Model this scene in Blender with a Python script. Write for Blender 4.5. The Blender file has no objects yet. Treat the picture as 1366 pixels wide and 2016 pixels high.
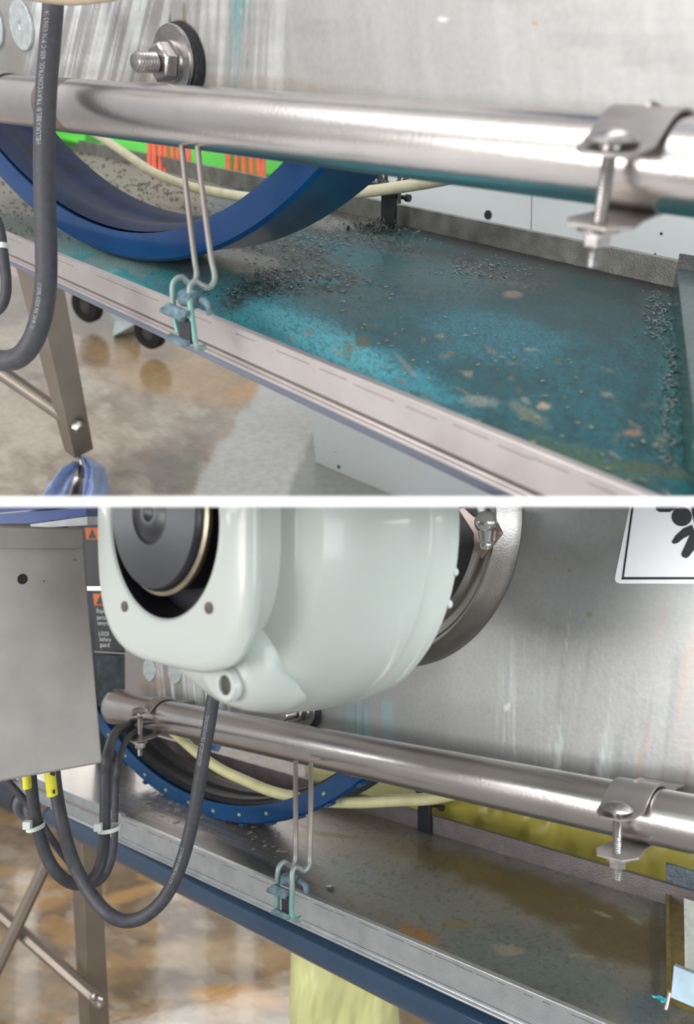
import bpy, bmesh, math, random
import numpy as np
from mathutils import Vector, Matrix
random.seed(7)
SC = bpy.context.scene
COL = SC.collection
# ------------------------------------------------------------------ camera, world, lights, exposure
F = 1600.0; CX, CY = 683.0, 1008.0          # focal length in pixels of the 1366x2016 frame
cd = bpy.data.cameras.new('camera'); cam = bpy.data.objects.new('camera', cd); COL.objects.link(cam)
cam.location = (0, 0, 0); cam.rotation_euler = (math.pi/2, 0, 0)
cd.sensor_fit = 'VERTICAL'; cd.sensor_height = 36.0; cd.lens = F/2016*36.0
cd.clip_start = 0.01; cd.clip_end = 60
cd.dof.use_dof = True; cd.dof.focus_distance = 0.78; cd.dof.aperture_fstop = 6.3
SC.camera = cam
SC.view_settings.view_transform = 'Standard'; SC.view_settings.look = 'None'
SC.view_settings.exposure = 0.0; SC.view_settings.gamma = 1.0
SC.view_settings.use_curve_mapping = False

W = bpy.data.worlds.new('hall_daylight'); SC.world = W; W.use_nodes = True
nt = W.node_tree; nt.nodes.clear()
wo = nt.nodes.new('ShaderNodeOutputWorld'); wb = nt.nodes.new('ShaderNodeBackground')
tc = nt.nodes.new('ShaderNodeTexCoord'); sx = nt.nodes.new('ShaderNodeSeparateXYZ')
mr = nt.nodes.new('ShaderNodeMapRange'); mr.inputs['From Min'].default_value = -1; mr.inputs['From Max'].default_value = 1
rp = nt.nodes.new('ShaderNodeValToRGB')
nt.links.new(tc.outputs['Generated'], sx.inputs[0]); nt.links.new(sx.outputs['Z'], mr.inputs['Value'])
nt.links.new(mr.outputs[0], rp.inputs[0]); nt.links.new(rp.outputs[0], wb.inputs['Color'])
cr = rp.color_ramp; cr.elements[0].position = 0.0; cr.elements[0].color = (.36, .34, .32, 1)
cr.elements[1].position = 1.0; cr.elements[1].color = (1.0, 1.0, 1.0, 1)
e = cr.elements.new(.45); e.color = (.48, .47, .46, 1)
e = cr.elements.new(.62); e.color = (.62, .64, .66, 1)
wb.inputs['Strength'].default_value = 0.85
nt.links.new(wb.outputs[0], wo.inputs[0])

def area(name, loc, target, sx_, sy_, power, color=(1, 1, 1)):
    l = bpy.data.lights.new(name, 'AREA'); l.shape = 'RECTANGLE'; l.size = sx_; l.size_y = sy_
    l.energy = power; l.color = color
    o = bpy.data.objects.new(name, l); COL.objects.link(o); o.location = loc
    d = Vector(target)-Vector(loc); o.rotation_euler = d.to_track_quat('-Z', 'Y').to_euler()
    return o
area('added_key_left', (-1.3, -.5, 1.5), (0, .7, .2), 1.6, 1.0, 20, (1, .98, .95))  # unseen key light added for the upper bay
area('hall_lamp_high', (.5, .3, 2.1), (0.1, .8, .2), 1.3, .12, 8, (.93, .97, 1))
area('added_fill_left', (-1.5, -.5, -.05), (0, .8, -.3), .9, .7, 25, (1, .98, .95))  # unseen fill light added to brighten the lower bay
area('shelf_fill_left', (-.62, .62, -.004), (-.45, .75, -.5), .55, .035, 1.6, (.93, .98, 1))  # added strip light, puts a bright streak on the lower tube
area('shelf_fill_right', (.34, .46, -.004), (.34, .50, -.5), .36, .035, 1.3, (.93, .98, 1))  # second added strip for the tube highlight, no real lamp
area('lower_front_light', (.9, -.7, -.1), (.1, .8, -.3), .8, .6, 11, (.9, .97, 1))
area('lower_back_light', (-.6, 2.6, -.1), (-.3, 1.8, -.97), 1.2, .8, 9, (1, .97, .92))

# ------------------------------------------------------------------ helpers: pixels, planes
def P(x, y, d): return Vector(((x-CX)/F*d, d, -(y-CY)/F*d))
def pix(v): return (CX+F*v.x/v.y, CY-F*v.z/v.y)
class Pl:
    def __init__(s, n, p): s.n = Vector(n).normalized(); s.p = Vector(p)
    def hit(s, x, y):
        r = P(x, y, 1.0); return r*(s.n.dot(s.p)/s.n.dot(r))
    def off(s, k): return Pl(s.n, s.p+s.n*k)
UPA = Vector((0, -.49, .8717)).normalized()   # up of the upper (before) machine, which leans towards the viewer
UPB = Vector((0, 0, 1))
def levA(h): return Pl(UPA, -UPA*h)
def levB(h): return Pl(UPB, -UPB*h)
def lerp(a, b, t): return a+(b-a)*t
def s2l(c):
    c = np.asarray(c, float)/255.0
    return np.where(c <= .04045, c/12.92, ((c+.055)/1.055)**2.4)

# ------------------------------------------------------------------ numpy noise
_rs = np.random.RandomState(3); _T = _rs.rand(256, 256)
def vnoise(x, y):
    xi = np.floor(x).astype(int); yi = np.floor(y).astype(int); fx = x-xi; fy = y-yi
    fx = fx*fx*(3-2*fx); fy = fy*fy*(3-2*fy)
    a = _T[xi % 256, yi % 256]; b = _T[(xi+1) % 256, yi % 256]; c = _T[xi % 256, (yi+1) % 256]; d = _T[(xi+1) % 256, (yi+1) % 256]
    return a*(1-fx)*(1-fy)+b*fx*(1-fy)+c*(1-fx)*fy+d*fx*fy
def fbm(x, y, o=4):
    s = 0; a = .5; t = 0
    for i in range(o):
        s = s+a*vnoise(x+17.3*i, y+9.1*i); t += a; x = x*2.03; y = y*2.03; a *= .5
    return s/t
def sstep(a, b, x):
    t = np.clip((x-a)/(b-a), 0, 1); return t*t*(3-2*t)
class Paint:
    """albedo of a dirty surface, laid down as stains on a base colour"""
    def __init__(s, X, Y, base): s.X = X; s.Y = Y; s.c = np.ones(X.shape+(3,))*s2l(base); s.r = np.ones(X.shape)*.4; s.h = np.zeros(X.shape); s.m = np.zeros(X.shape)
    def blend(s, m, col=None, rough=None, h=None, metal=None):
        m = np.clip(m, 0, 1)
        if col is not None: s.c = s.c*(1-m[..., None])+s2l(col)*m[..., None]
        if rough is not None: s.r = s.r*(1-m)+rough*m
        if metal is not None: s.m = s.m*(1-m)+metal*m
        if h is not None: s.h = s.h+h*m
    def blob(s, cx, cy, rx, ry, col=None, k=1, ang=0, soft=.5, wob=.35, ws=60, **kw):
        a = math.radians(ang); dx = s.X-cx; dy = s.Y-cy
        u = (dx*math.cos(a)+dy*math.sin(a))/rx; v = (-dx*math.sin(a)+dy*math.cos(a))/ry
        d = np.sqrt(u*u+v*v)+(fbm(s.X/ws+cx*.013, s.Y/ws*1.6+cy*.017, 4)-.5)*2*wob
        m = k*(1-sstep(1-soft, 1+soft*.4, d)); s.blend(m, col, **kw); return m
    def streaks(s, col, k, fx=9, thr=.55, x0=-1e4, x1=1e4, lean=0, seed=0, y0=-1e4, y1=1e4, **kw):
        n = fbm((s.X+lean*s.Y)/fx+seed, s.Y/260.0+seed, 3)
        m = sstep(thr-.08, thr+.22, n)*k*sstep(x0-20, x0+20, s.X)*(1-sstep(x1-20, x1+20, s.X))*sstep(y0-15, y0+15, s.Y)*(1-sstep(y1-15, y1+15, s.Y))
        s.blend(m, col, **kw)

# ------------------------------------------------------------------ materials
MATS = {}
def mat(name, color, rough=.5, metal=0.0, var=.12, scale=60, bump=.0, bscale=200, coat=0, stretch=(1, 1, 1), alpha=1, trans=0, sss=0):
    if name in MATS: return MATS[name]
    m = bpy.data.materials.new(name); m.use_nodes = True; n = m.node_tree; b = n.nodes['Principled BSDF']
    c = s2l(color); tc = n.nodes.new('ShaderNodeTexCoord'); mp = n.nodes.new('ShaderNodeMapping'); mp.inputs['Scale'].default_value = stretch
    no = n.nodes.new('ShaderNodeTexNoise'); no.inputs['Scale'].default_value = scale; no.inputs['Detail'].default_value = 6
    n.links.new(tc.outputs['Object'], mp.inputs[0]); n.links.new(mp.outputs[0], no.inputs['Vector'])
    r = n.nodes.new('ShaderNodeValToRGB'); r.color_ramp.elements[0].position = .3; r.color_ramp.elements[1].position = .7
    r.color_ramp.elements[0].color = (*(c*(1-var)), 1); r.color_ramp.elements[1].color = (*np.clip(c*(1+var), 0, 1), 1)
    n.links.new(no.outputs['Fac'], r.inputs[0]); n.links.new(r.outputs[0], b.inputs['Base Color'])
    b.inputs['Roughness'].default_value = rough; b.inputs['Metallic'].default_value = metal
    if coat: b.inputs['Coat Weight'].default_value = coat; b.inputs['Coat Roughness'].default_value = .1
    if trans: b.inputs['Transmission Weight'].default_value = trans
    if bump:
        n2 = n.nodes.new('ShaderNodeTexNoise'); n2.inputs['Scale'].default_value = bscale; n2.inputs['Detail'].default_value = 4
        n.links.new(mp.outputs[0], n2.inputs['Vector'])
        bu = n.nodes.new('ShaderNodeBump'); bu.inputs['Strength'].default_value = bump; bu.inputs['Distance'].default_value = .002
        n.links.new(n2.outputs['Fac'], bu.inputs['Height']); n.links.new(bu.outputs[0], b.inputs['Normal'])
    MATS[name] = m; return m
def painted_mat(name, bump=.15, bscale=900, dist=.001, coat=0, fine=.15, spec=.5):
    m = bpy.data.materials.new(name); m.use_nodes = True; n = m.node_tree; b = n.nodes['Principled BSDF']
    b.inputs['Specular IOR Level'].default_value = spec
    a = n.nodes.new('ShaderNodeAttribute'); a.attribute_name = 'Col'
    q = n.nodes.new('ShaderNodeAttribute'); q.attribute_name = 'Surf'; sp = n.nodes.new('ShaderNodeSeparateColor')
    tc = n.nodes.new('ShaderNodeTexCoord'); no = n.nodes.new('ShaderNodeTexNoise'); no.inputs['Scale'].default_value = bscale; no.inputs['Detail'].default_value = 5
    n.links.new(tc.outputs['Object'], no.inputs['Vector'])
    mr = n.nodes.new('ShaderNodeMapRange'); mr.inputs['From Min'].default_value = .3; mr.inputs['From Max'].default_value = .7
    mr.inputs['To Min'].default_value = 1-fine; mr.inputs['To Max'].default_value = 1+fine
    n.links.new(no.outputs['Fac'], mr.inputs['Value'])
    mx = n.nodes.new('ShaderNodeVectorMath'); mx.operation = 'SCALE'
    n.links.new(a.outputs['Color'], mx.inputs[0]); n.links.new(mr.outputs[0], mx.inputs['Scale']); n.links.new(mx.outputs[0], b.inputs['Base Color'])
    n.links.new(q.outputs['Color'], sp.inputs[0]); n.links.new(sp.outputs[0], b.inputs['Roughness']); n.links.new(sp.outputs[1], b.inputs['Metallic'])
    bu = n.nodes.new('ShaderNodeBump'); bu.inputs['Distance'].default_value = dist
    ml = n.nodes.new('ShaderNodeMath'); ml.operation = 'MULTIPLY'; ml.inputs[1].default_value = bump
    n.links.new(sp.outputs[2], ml.inputs[0]); n.links.new(ml.outputs[0], bu.inputs['Strength'])
    n.links.new(no.outputs['Fac'], bu.inputs['Height']); n.links.new(bu.outputs[0], b.inputs['Normal'])
    if coat: b.inputs['Coat Weight'].default_value = coat; b.inputs['Coat Roughness'].default_value = .05
    return m
STEEL = lambda: mat('brushed_steel', (196, 192, 188), .30, 1.0, .10, 25, .10, 500, stretch=(1, 1, 1))
PIPE = lambda: mat('polished_steel_tube', (210, 205, 202), .27, 1.0, .10, 14, .06, 350)
DULL = lambda: mat('dull_steel', (172, 166, 163), .42, .85, .12, 40, .12, 700)
DARKSTEEL = lambda: mat('grimy_steel', (92, 92, 92), .5, .6, .25, 60, .3, 600)
BOLT = lambda: mat('bright_bolt_steel', (190, 186, 184), .28, 1.0, .15, 200, .1, 900)
BLACK = lambda: mat('black_plastic', (30, 32, 36), .45, 0, .3, 120, .2, 700)
RUBBER = lambda: mat('black_cable_rubber', (62, 62, 68), .55, 0, .18, 160, .15, 1200)

# ------------------------------------------------------------------ mesh builder
SIDE = {'n': None}
def clip_upper(): SIDE['n'] = 'A'
def clip_lower(): SIDE['n'] = 'B'
class MB:
    def __init__(s): s.v = []; s.f = []
    def add(s, vs, fs):
        o = len(s.v); s.v += [Vector(x) for x in vs]; s.f += [tuple(i+o for i in f) for f in fs]; return s
    def box(s, c, a, b, d):
        c, a, b, d = Vector(c), Vector(a), Vector(b), Vector(d)
        vs = [c, c+a, c+a+b, c+b, c+d, c+a+d, c+a+b+d, c+b+d]
        return s.add(vs, [(0, 3, 2, 1), (4, 5, 6, 7), (0, 1, 5, 4), (1, 2, 6, 5), (2, 3, 7, 6), (3, 0, 4, 7)])
    def prism(s, pts, ext):
        n = len(pts); pts = [Vector(p) for p in pts]; ext = Vector(ext)
        vs = pts+[p+ext for p in pts]
        fs = [tuple(range(n-1, -1, -1)), tuple(range(n, 2*n))]+[(i, (i+1) % n, n+(i+1) % n, n+i) for i in range(n)]
        return s.add(vs, fs)
    def rings(s, rings, caps=True, closed=False):
        n = len(rings[0]); vs = [p for r in rings for p in r]; fs = []
        m = len(rings)
        for i in range(m-1 if not closed else m):
            j = (i+1) % m
            for k in range(n): fs.append((i*n+k, i*n+(k+1) % n, j*n+(k+1) % n, j*n+k))
        if caps and not closed: fs += [tuple(range(n-1, -1, -1)), tuple(range((m-1)*n, m*n))]
        return s.add(vs, fs)
    def tube(s, pts, r, n=12, caps=True, closed=False):
        pts = [Vector(p) for p in pts]; m = len(pts); rs = r if isinstance(r, (list, tuple)) else [r]*m
        prev = None; R = []
        for i in range(m):
            if closed: t = pts[(i+1) % m]-pts[i-1]
            else: t = pts[min(i+1, m-1)]-pts[max(i-1, 0)]
            t.normalize()
            if prev is None:
                prev = t.orthogonal().normalized()
            prev = (prev-t*prev.dot(t)).normalized(); b = t.cross(prev)
            R.append([pts[i]+(prev*math.cos(2*math.pi*k/n)+b*math.sin(2*math.pi*k/n))*rs[i] for k in range(n)])
        return s.rings(R, caps, closed)
    def lathe(s, o, ax, prof, n=32, ref=None, caps=True, closed=False):
        o = Vector(o); ax = Vector(ax).normalized(); a = (Vector(ref)-ax*ax.dot(Vector(ref))).normalized() if ref else ax.orthogonal().normalized(); b = ax.cross(a)
        R = [[o+ax*h+(a*math.cos(2*math.pi*k/n)+b*math.sin(2*math.pi*k/n))*max(r, 1e-5) for k in range(n)] for r, h in prof]
        return s.rings(R, caps, closed)
    def build(s, name, m, parent=None, bevel=0, smooth=38, sub=0, clip=True, solid=0, origin=None):
        me = bpy.data.meshes.new(name); bm = bmesh.new()
        vs = [bm.verts.new(p) for p in s.v]
        for f in s.f:
            try: bm.faces.new([vs[i] for i in f])
            except Exception: pass
        bmesh.ops.recalc_face_normals(bm, faces=bm.faces[:])
        if clip and SIDE['n']:
            up = SIDE['n'] == 'A'; yy = 984 if up else 992
            k = -(yy-CY)/F
            nn = Vector((0, -k, 1)).normalized()
            if not up: nn = -nn
            if any(nn.dot(v.co) < -1e-6 for v in bm.verts):
                g = bm.verts[:]+bm.edges[:]+bm.faces[:]
                res = bmesh.ops.bisect_plane(bm, geom=g, plane_co=(0, 0, 0), plane_no=nn, clear_inner=True)
                ed = [x for x in res['geom_cut'] if isinstance(x, bmesh.types.BMEdge)]
                try: bmesh.ops.holes_fill(bm, edges=ed, sides=0)
                except Exception: pass
        if not bm.verts: bm.free(); return None
        ws = [v.co.copy() for v in bm.verts]
        if origin is not None: L = Vector(origin)
        elif parent is not None: L = PLOC(parent)
        else: L = Vector((sum(p.x for p in ws)/len(ws), sum(p.y for p in ws)/len(ws), min(p.z for p in ws)))
        for v in bm.verts: v.co -= L
        bm.to_mesh(me); bm.free()
        o = bpy.data.objects.new(name, me); COL.objects.link(o)
        if parent is not None: o.parent = parent; o.location = L-PLOC(parent)
        else: o.location = L
        me.materials.append(m)
        if smooth:
            me.shade_smooth(); me.set_sharp_from_angle(angle=math.radians(smooth))
        if bevel:
            b = o.modifiers.new('bevel', 'BEVEL'); b.width = bevel; b.segments = 2; b.limit_method = 'ANGLE'; b.angle_limit = math.radians(40)
        if solid:
            b = o.modifiers.new('solid', 'SOLIDIFY'); b.thickness = solid; b.offset = 0
        if sub:
            b = o.modifiers.new('sub', 'SUBSURF'); b.levels = sub; b.render_levels = sub
        return o
def PLOC(o):
    L = o.location.copy()
    while o.parent: o = o.parent; L += o.location
    return L
def tag(o, label, cat, group=None, kind=None):
    o['label'] = label; o['category'] = cat
    if group: o['group'] = group
    if kind: o['kind'] = kind
    return o
def thing(name, label, cat, loc, group=None):
    o = bpy.data.objects.new(name, None); COL.objects.link(o); o.location = loc; o.empty_display_size = .02
    return tag(o, label, cat, group)
def struct(o): o['kind'] = 'structure'; return o
def smooth_path(pts, n=8, closed=False):
    pts = [Vector(p) for p in pts]; out = []
    m = len(pts)
    for i in range(m-1):
        p0 = pts[max(i-1, 0)]; p1 = pts[i]; p2 = pts[i+1]; p3 = pts[min(i+2, m-1)]
        for k in range(n):
            t = k/n
            out.append(.5*((2*p1)+(p2-p0)*t+(2*p0-5*p1+4*p2-p3)*t*t+(3*p1-p0-3*p2+p3)*t**3))
    out.append(pts[-1]); return out
def pxpath(pts, n=8):
    return smooth_path([P(*p) for p in pts], n)
def grid_obj(name, fn, nx, ny, paintfn, m, parent=None, disp=None, clip_y=None, thick=0):
    """fn(s,t)->3D point; surface painted by paintfn(Paint in frame of the place)"""
    S = np.linspace(0, 1, nx); T = np.linspace(0, 1, ny)
    V = np.zeros((ny, nx, 3))
    c00, c10, c01, c11 = [np.array(v) for v in fn]
    for j, t in enumerate(T):
        a = c00*(1-t)+c01*t; b = c10*(1-t)+c11*t
        V[j] = a[None]*(1-S[:, None])+b[None]*S[:, None]
    X = CX+F*V[..., 0]/V[..., 1]; Y = CY-F*V[..., 2]/V[..., 1]
    pa = paintfn(X, Y)
    nrm = np.cross(c10-c00, c01-c00); nrm /= np.linalg.norm(nrm)
    if nrm.dot(V[ny//2, nx//2]) > 0: nrm = -nrm
    V = V+nrm*pa.h[..., None]
    me = bpy.data.meshes.new(name)
    idx = np.arange(nx*ny).reshape(ny, nx)
    q = np.stack([idx[:-1, :-1], idx[:-1, 1:], idx[1:, 1:], idx[1:, :-1]], -1).reshape(-1, 4)
    vv = V.reshape(-1, 3)
    if SIDE['n']:
        yy = 984 if SIDE['n'] == 'A' else 992
        Yv = (CY-F*vv[:, 2]/vv[:, 1])
        ok = (Yv < yy) if SIDE['n'] == 'A' else (Yv > yy)
        q = q[ok[q].any(axis=1)]
    L = Vector(PLOC(parent)) if parent is not None else Vector(vv.mean(0).tolist())
    me.from_pydata((vv-np.array(L)).tolist(), [], q.tolist())
    me.update()
    ca = me.color_attributes.new('Col', 'FLOAT_COLOR', 'POINT')
    ca.data.foreach_set('color', np.concatenate([np.clip(pa.c, 0, 1).reshape(-1, 3), np.ones((nx*ny, 1))], 1).ravel())
    sa = me.color_attributes.new('Surf', 'FLOAT_COLOR', 'POINT')
    sb = np.stack([pa.r, pa.m, np.ones_like(pa.r), np.ones_like(pa.r)], -1).reshape(-1, 4)
    sa.data.foreach_set('color', sb.ravel())
    o = bpy.data.objects.new(name, me); COL.objects.link(o); me.materials.append(m)
    # drop loose verts left after clipping
    bm = bmesh.new(); bm.from_mesh(me)
    lo = [v for v in bm.verts if not v.link_faces]
    if lo: bmesh.ops.delete(bm, geom=lo, context='VERTS')
    bm.to_mesh(me); bm.free(); me.shade_smooth()
    if thick:
        md = o.modifiers.new('solid', 'SOLIDIFY'); md.thickness = thick; md.offset = -1 if (Vector(nrm.tolist()).dot(me.polygons[0].normal) > 0) else 1
    if parent is not None: o.parent = parent; o.location = (0, 0, 0)
    else: o.location = L
    return o
_chars = {}
def glyph(ch):
    if ch not in _chars:
        c = bpy.data.curves.new('glyph', 'FONT'); c.body = ch; c.size = 1; c.resolution_u = 2; c.extrude = .01
        o = bpy.data.objects.new('glyph', c); COL.objects.link(o); bpy.context.view_layer.update()
        me = bpy.data.meshes.new_from_object(o.evaluated_get(bpy.context.evaluated_depsgraph_get()))
        vs = [v.co.copy() for v in me.vertices]; fs = [tuple(p.vertices) for p in me.polygons]
        bpy.data.objects.remove(o); bpy.data.curves.remove(c); bpy.data.meshes.remove(me)
        _chars[ch] = (vs, fs, (max([v.x for v in vs])+.08) if vs else .35)
    return _chars[ch]
def text_flat(mb, s, o, right, up, size, stretch=1.0):
    nrm = right.cross(up).normalized(); x = 0
    for ch in s:
        vs, fs, w = glyph(ch)
        if vs: mb.add([o+right*(x+v.x*stretch)*size+up*v.y*size+nrm*v.z*size for v in vs], fs)
        x += w*stretch
def text_path(mb, s, path, r, start, size, side=0.0, stretch=1.0):
    """letters wrapped on a round cable; start = distance along the path"""
    cum = [0]
    for i in range(1, len(path)): cum.append(cum[-1]+(path[i]-path[i-1]).length)
    def at(d):
        d = min(max(d, 0), cum[-1]-1e-6)
        for i in range(1, len(cum)):
            if cum[i] >= d:
                t = (d-cum[i-1])/(cum[i]-cum[i-1]); return path[i-1].lerp(path[i], t), (path[i]-path[i-1]).normalized()
    x = 0
    for ch in s:
        vs, fs, w = glyph(ch)
        if vs:
            out = []
            for v in vs:
                p, t = at(start+(x+v.x*stretch)*size)
                c = (-p)-t*(-p).dot(t); c.normalize(); b = c.cross(t) 
                a = side+(v.y*size-.35*size)/r
                out.append(p+(c*math.cos(a)+b*math.sin(a))*(r*1.01+v.z*size*.3))
            mb.add(out, fs)
        x += w*stretch
def pipe_line(p0, p1, x):  # straight 3D line through two points, the point that lies at column x
    k = (x-CX)/F; d = p1-p0; t = (k*p0.y-p0.x)/(d.x-k*d.y); return p0+d*t

# ================================================================== THE SHELF BETWEEN THE TWO BAYS
SIDE['n'] = None
z0, z1 = .34, 2.4
def rz(y, d): return -(y-CY)/F*d
s0t, s0b = rz(978, z0), rz(997, z0)
sl = (rz(987.5, 1.0))
mb = MB(); pts = [(-.95, z0, s0b), (-.95, z0, s0t), (-.95, z1, sl*z1+.002), (-.95, z1, sl*z1-.002)]
mb.prism(pts, (1.9, 0, 0)); struct(mb.build('trim_1', mat('white_board', (250, 250, 250), .6, 0, .01, 20)))

# ------------------------------------------------------------------ far hall wall with tall lit windows
mb = MB(); mb.box((-4.5, 5.2, -1.2), (8, 0, 0), (0, .1, 0), (0, 0, 2.9)); struct(mb.build('wall_back', mat('hall_wall_paint', (150, 146, 140), .8, 0, .05, 3)))
wm = bpy.data.materials.new('window_daylight'); wm.use_nodes = True; wn = wm.node_tree; wbb = wn.nodes['Principled BSDF']
wno = wn.nodes.new('ShaderNodeTexNoise'); wno.inputs['Scale'].default_value = 2; wrr = wn.nodes.new('ShaderNodeValToRGB'); wrr.color_ramp.elements[0].color = (.8, .86, .9, 1); wrr.color_ramp.elements[1].color = (1, 1, 1, 1)
wn.links.new(wno.outputs['Fac'], wrr.inputs[0]); wn.links.new(wrr.outputs[0], wbb.inputs['Emission Color']); wbb.inputs['Emission Strength'].default_value = 1.1
for i, (x, w_) in enumerate(((-3.9, .16), (-3.3, .10), (-2.6, .26), (-2.1, .12), (-1.7, .08), (-1.2, .3), (-.7, .1), (-.3, .18), (.2, .08), (.6, .2))):
    mb = MB(); mb.box((x, 5.15, .15), (w_, 0, 0), (0, .06, 0), (0, 0, 1.3)); struct(mb.build('window_%d' % (i+1), wm))

# ================================================================== UPPER BAY: before
clip_upper()
pA0 = P(110, 205.5, 1/1.41); pA1 = P(1366, 330.5, 1/2.70)
dA = (pA1-pA0).normalized(); nA = dA.cross(UPA).normalized()
if nA.dot(pA0) > 0: nA = -nA
RP = .021
WA = Pl(nA, pA0-nA*(RP+.028))            # steel side plate
TA, RTA = levA(.182), levA(.167)
def railA(x): return RTA.hit(x, 619+.41*(x-400))
def backA(x): return TA.hit(x, 300+.2295*(x-157))
# ---- floor
def paint_floorA(X, Y):
    p = Paint(X, Y, (176, 160, 142)); p.r[:] = .2
    n = fbm(X/90, Y/50, 5); p.blend(sstep(.42, .62, n)*.75, (128, 108, 88)); p.blend(sstep(.52, .62, fbm(X/40+9, Y/28, 5))*.5, (206, 194, 178)); p.blend(sstep(.56, .66, fbm(X/18+3, Y/12, 4))*.3, (120, 108, 94))
    p.blob(330, 730, 190, 60, (196, 160, 112), .75, 15, ws=40); p.blob(480, 770, 50, 22, (205, 150, 85), .8, -20)
    p.blob(210, 590, 100, 70, (92, 80, 64), .8, 10, wob=.7, ws=50, soft=.8); p.blob(280, 670, 120, 40, (124, 108, 80), .6, 10, wob=.8, soft=.8)
    p.blob(30, 600, 60, 50, (110, 100, 84), .7); p.blob(330, 930, 60, 60, (106, 100, 92), .6, ws=30); p.blob(370, 920, 30, 40, (120, 130, 100), .5)
    # pale worn patch of concrete with a wandering edge
    ln = (X-(640-.95*(Y-740)*1.0))+40*(fbm(X/30, Y/30, 3)-.5)
    p.blend(sstep(-6, 8, X-(505-(Y-760)*.62)+30*(fbm(X/25, Y/25)-.5))*sstep(740, 752, Y+0*X), (205, 204, 200), rough=.35)
    p.blend(sstep(0, 10, X-(600-(Y-880)*.4)+14*(fbm(X/20, Y/20)-.5))*sstep(700, 900, Y), (160, 160, 156))
    p.blob(30, 830, 120, 60, (200, 186, 168), .5)
    return p
fl = levA(.70)
fo = grid_obj('floor', [fl.hit(-1500, 330), fl.hit(2600, 330), fl.hit(-260, 986), fl.hit(1500, 986)], 420, 300, paint_floorA, painted_mat('wet_concrete_upper', .5, 60, .002, .3, .12)); struct(fo)
# ---- steel side plate
def paint_wallA(X, Y):
    p = Paint(X, Y, (168, 167, 166)); p.r[:] = .5; p.m[:] = .5
    p.blend(fbm(X/140, Y/90, 4)*.35, (160, 158, 156))
    p.streaks((226, 230, 230), .75, 7, .46, 60, 330, .22, 3, rough=.6, metal=.2)
    p.streaks((214, 216, 216), .5, 10, .5, 300, 560, .05, 8, rough=.6, metal=.3)
    p.streaks((60, 130, 135), .9, 4, .56, 455, 500, .03, 5, rough=.5, metal=.1)
    p.blob(468, 10, 10, 120, (70, 140, 145), .75, metal=.2, soft=.8, ws=20)
    p.blob(362, 30, 4, 30, (140, 120, 95), .8, metal=.1); p.blob(335, 48, 3, 20, (120, 110, 100), .8)
    p.blob(350, 45, 20, 8, (90, 90, 80), .6, ws=10, metal=.1)
    p.blob(20, 130, 30, 60, (150, 140, 122), .5)
    p.blob(1053, 46, 5, 6, (170, 140, 70), .9, metal=0); p.blob(872, 38, 12, 6, (215, 215, 215), .8, ws=10)
    p.streaks((186, 186, 185), .28, 26, .5, 560, 1500, -.1, 12, rough=.5)
    p.blend(sstep(.5, .75, fbm(X/300+4, Y/60, 3))*.35, (140, 140, 139))
    p.blob(400, 160, 330, 20, (150, 132, 112), .35, 3)
    return p
wl = WA
up = UPA
cA = [wl.hit(-230, -120), wl.hit(1640, -120)]
bl = pipe_line(pA0-nA*(RP+.028)-UPA*.004, pA1-nA*(RP+.028)-UPA*.004, -230); br = pipe_line(pA0-nA*(RP+.028)-UPA*.004, pA1-nA*(RP+.028)-UPA*.004, 1640)
o = grid_obj('steel_side_panel', [cA[0], cA[1], bl, br], 560, 120, paint_wallA, painted_mat('stained_steel_plate_upper', .15, 260, .0006, 0, .05), thick=.004)
tag(o, 'grey steel machine side plate with teal drips behind upper bolt and round tube', 'machine panel')
# ---- tray
ta = thing('drip_tray', 'long steel tray covered in teal sludge, in the upper half', 'tray', TA.hit(700, 600))
fr = [railA(x) for x in (-90, 1420)]
inw = (UPA.cross(dA)).normalized()
if inw.dot(nA) > 0: inw = -inw
RH = .0245
def rail_bar(p0, p1, h, inward, up, th=.0018, lip=.006):
    mb = MB(); a, b = p0, p1; ext = b-a
    prof = [(0, 0), (0, -h), (-lip*.6, -h-.0005), (-lip*.6, -h-.0025), (th, -h-.0025), (th, -th), (lip, -th), (lip, 0)]
    mb.prism([a+inward*x+up*y for x, y in prof], ext); return mb
rail_bar(fr[0], fr[1], RH, inw, UPA).build('front_rail', mat('satin_aluminium', (196, 188, 186), .38, .7, .08, 30, .08, 600), ta, bevel=.0005)
sc = MB(); s2 = MB()
for i in range(15):
    x = 10+i*88+random.uniform(-20, 20); L = random.uniform(30, 90); q = random.choice([.004, .005])
    a = railA(x); b = railA(x+L)
    d = (b-a); sc.box(a-inw*.0002-UPA*q, d, -UPA*.0004, inw*.0003)
d = railA(1280)-railA(20); sc.box(railA(20)-inw*.0002-UPA*(RH-.0035), d, -UPA*.0004, inw*.0003)
sc.build('scuff_lines', mat('scuff_brown', (120, 104, 98), .8), ta)['kind'] = 'stuff'
bk = [backA(x) for x in (-40, 1420)]
mb = MB(); bh = .024
mb.prism([bk[0], bk[0]+UPA*bh, bk[0]+UPA*bh+inw*.007, bk[0]+UPA*(bh-.004)+inw*.007, bk[0]+UPA*(bh-.002)+inw*.0015, bk[0]+inw*.0015], bk[1]-bk[0])
mb.build('back_rail', mat('dirty_grey_steel', (128, 128, 122), .5, .45, .25, 50, .3, 500), ta, bevel=.0004)
mb = MB(); a, b = fr[0]-UPA*.0215, fr[1]-UPA*.0215
mb.add([a, b, bk[1]-UPA*.006, bk[0]-UPA*.006, a-UPA*.002, b-UPA*.002, bk[1]-UPA*.008, bk[0]-UPA*.008], [(0, 1, 2, 3), (4, 7, 6, 5), (0, 4, 5, 1), (1, 5, 6, 2), (2, 6, 7, 3), (3, 7, 4, 0)])
mb.build('pan', DULL(), ta)
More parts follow.
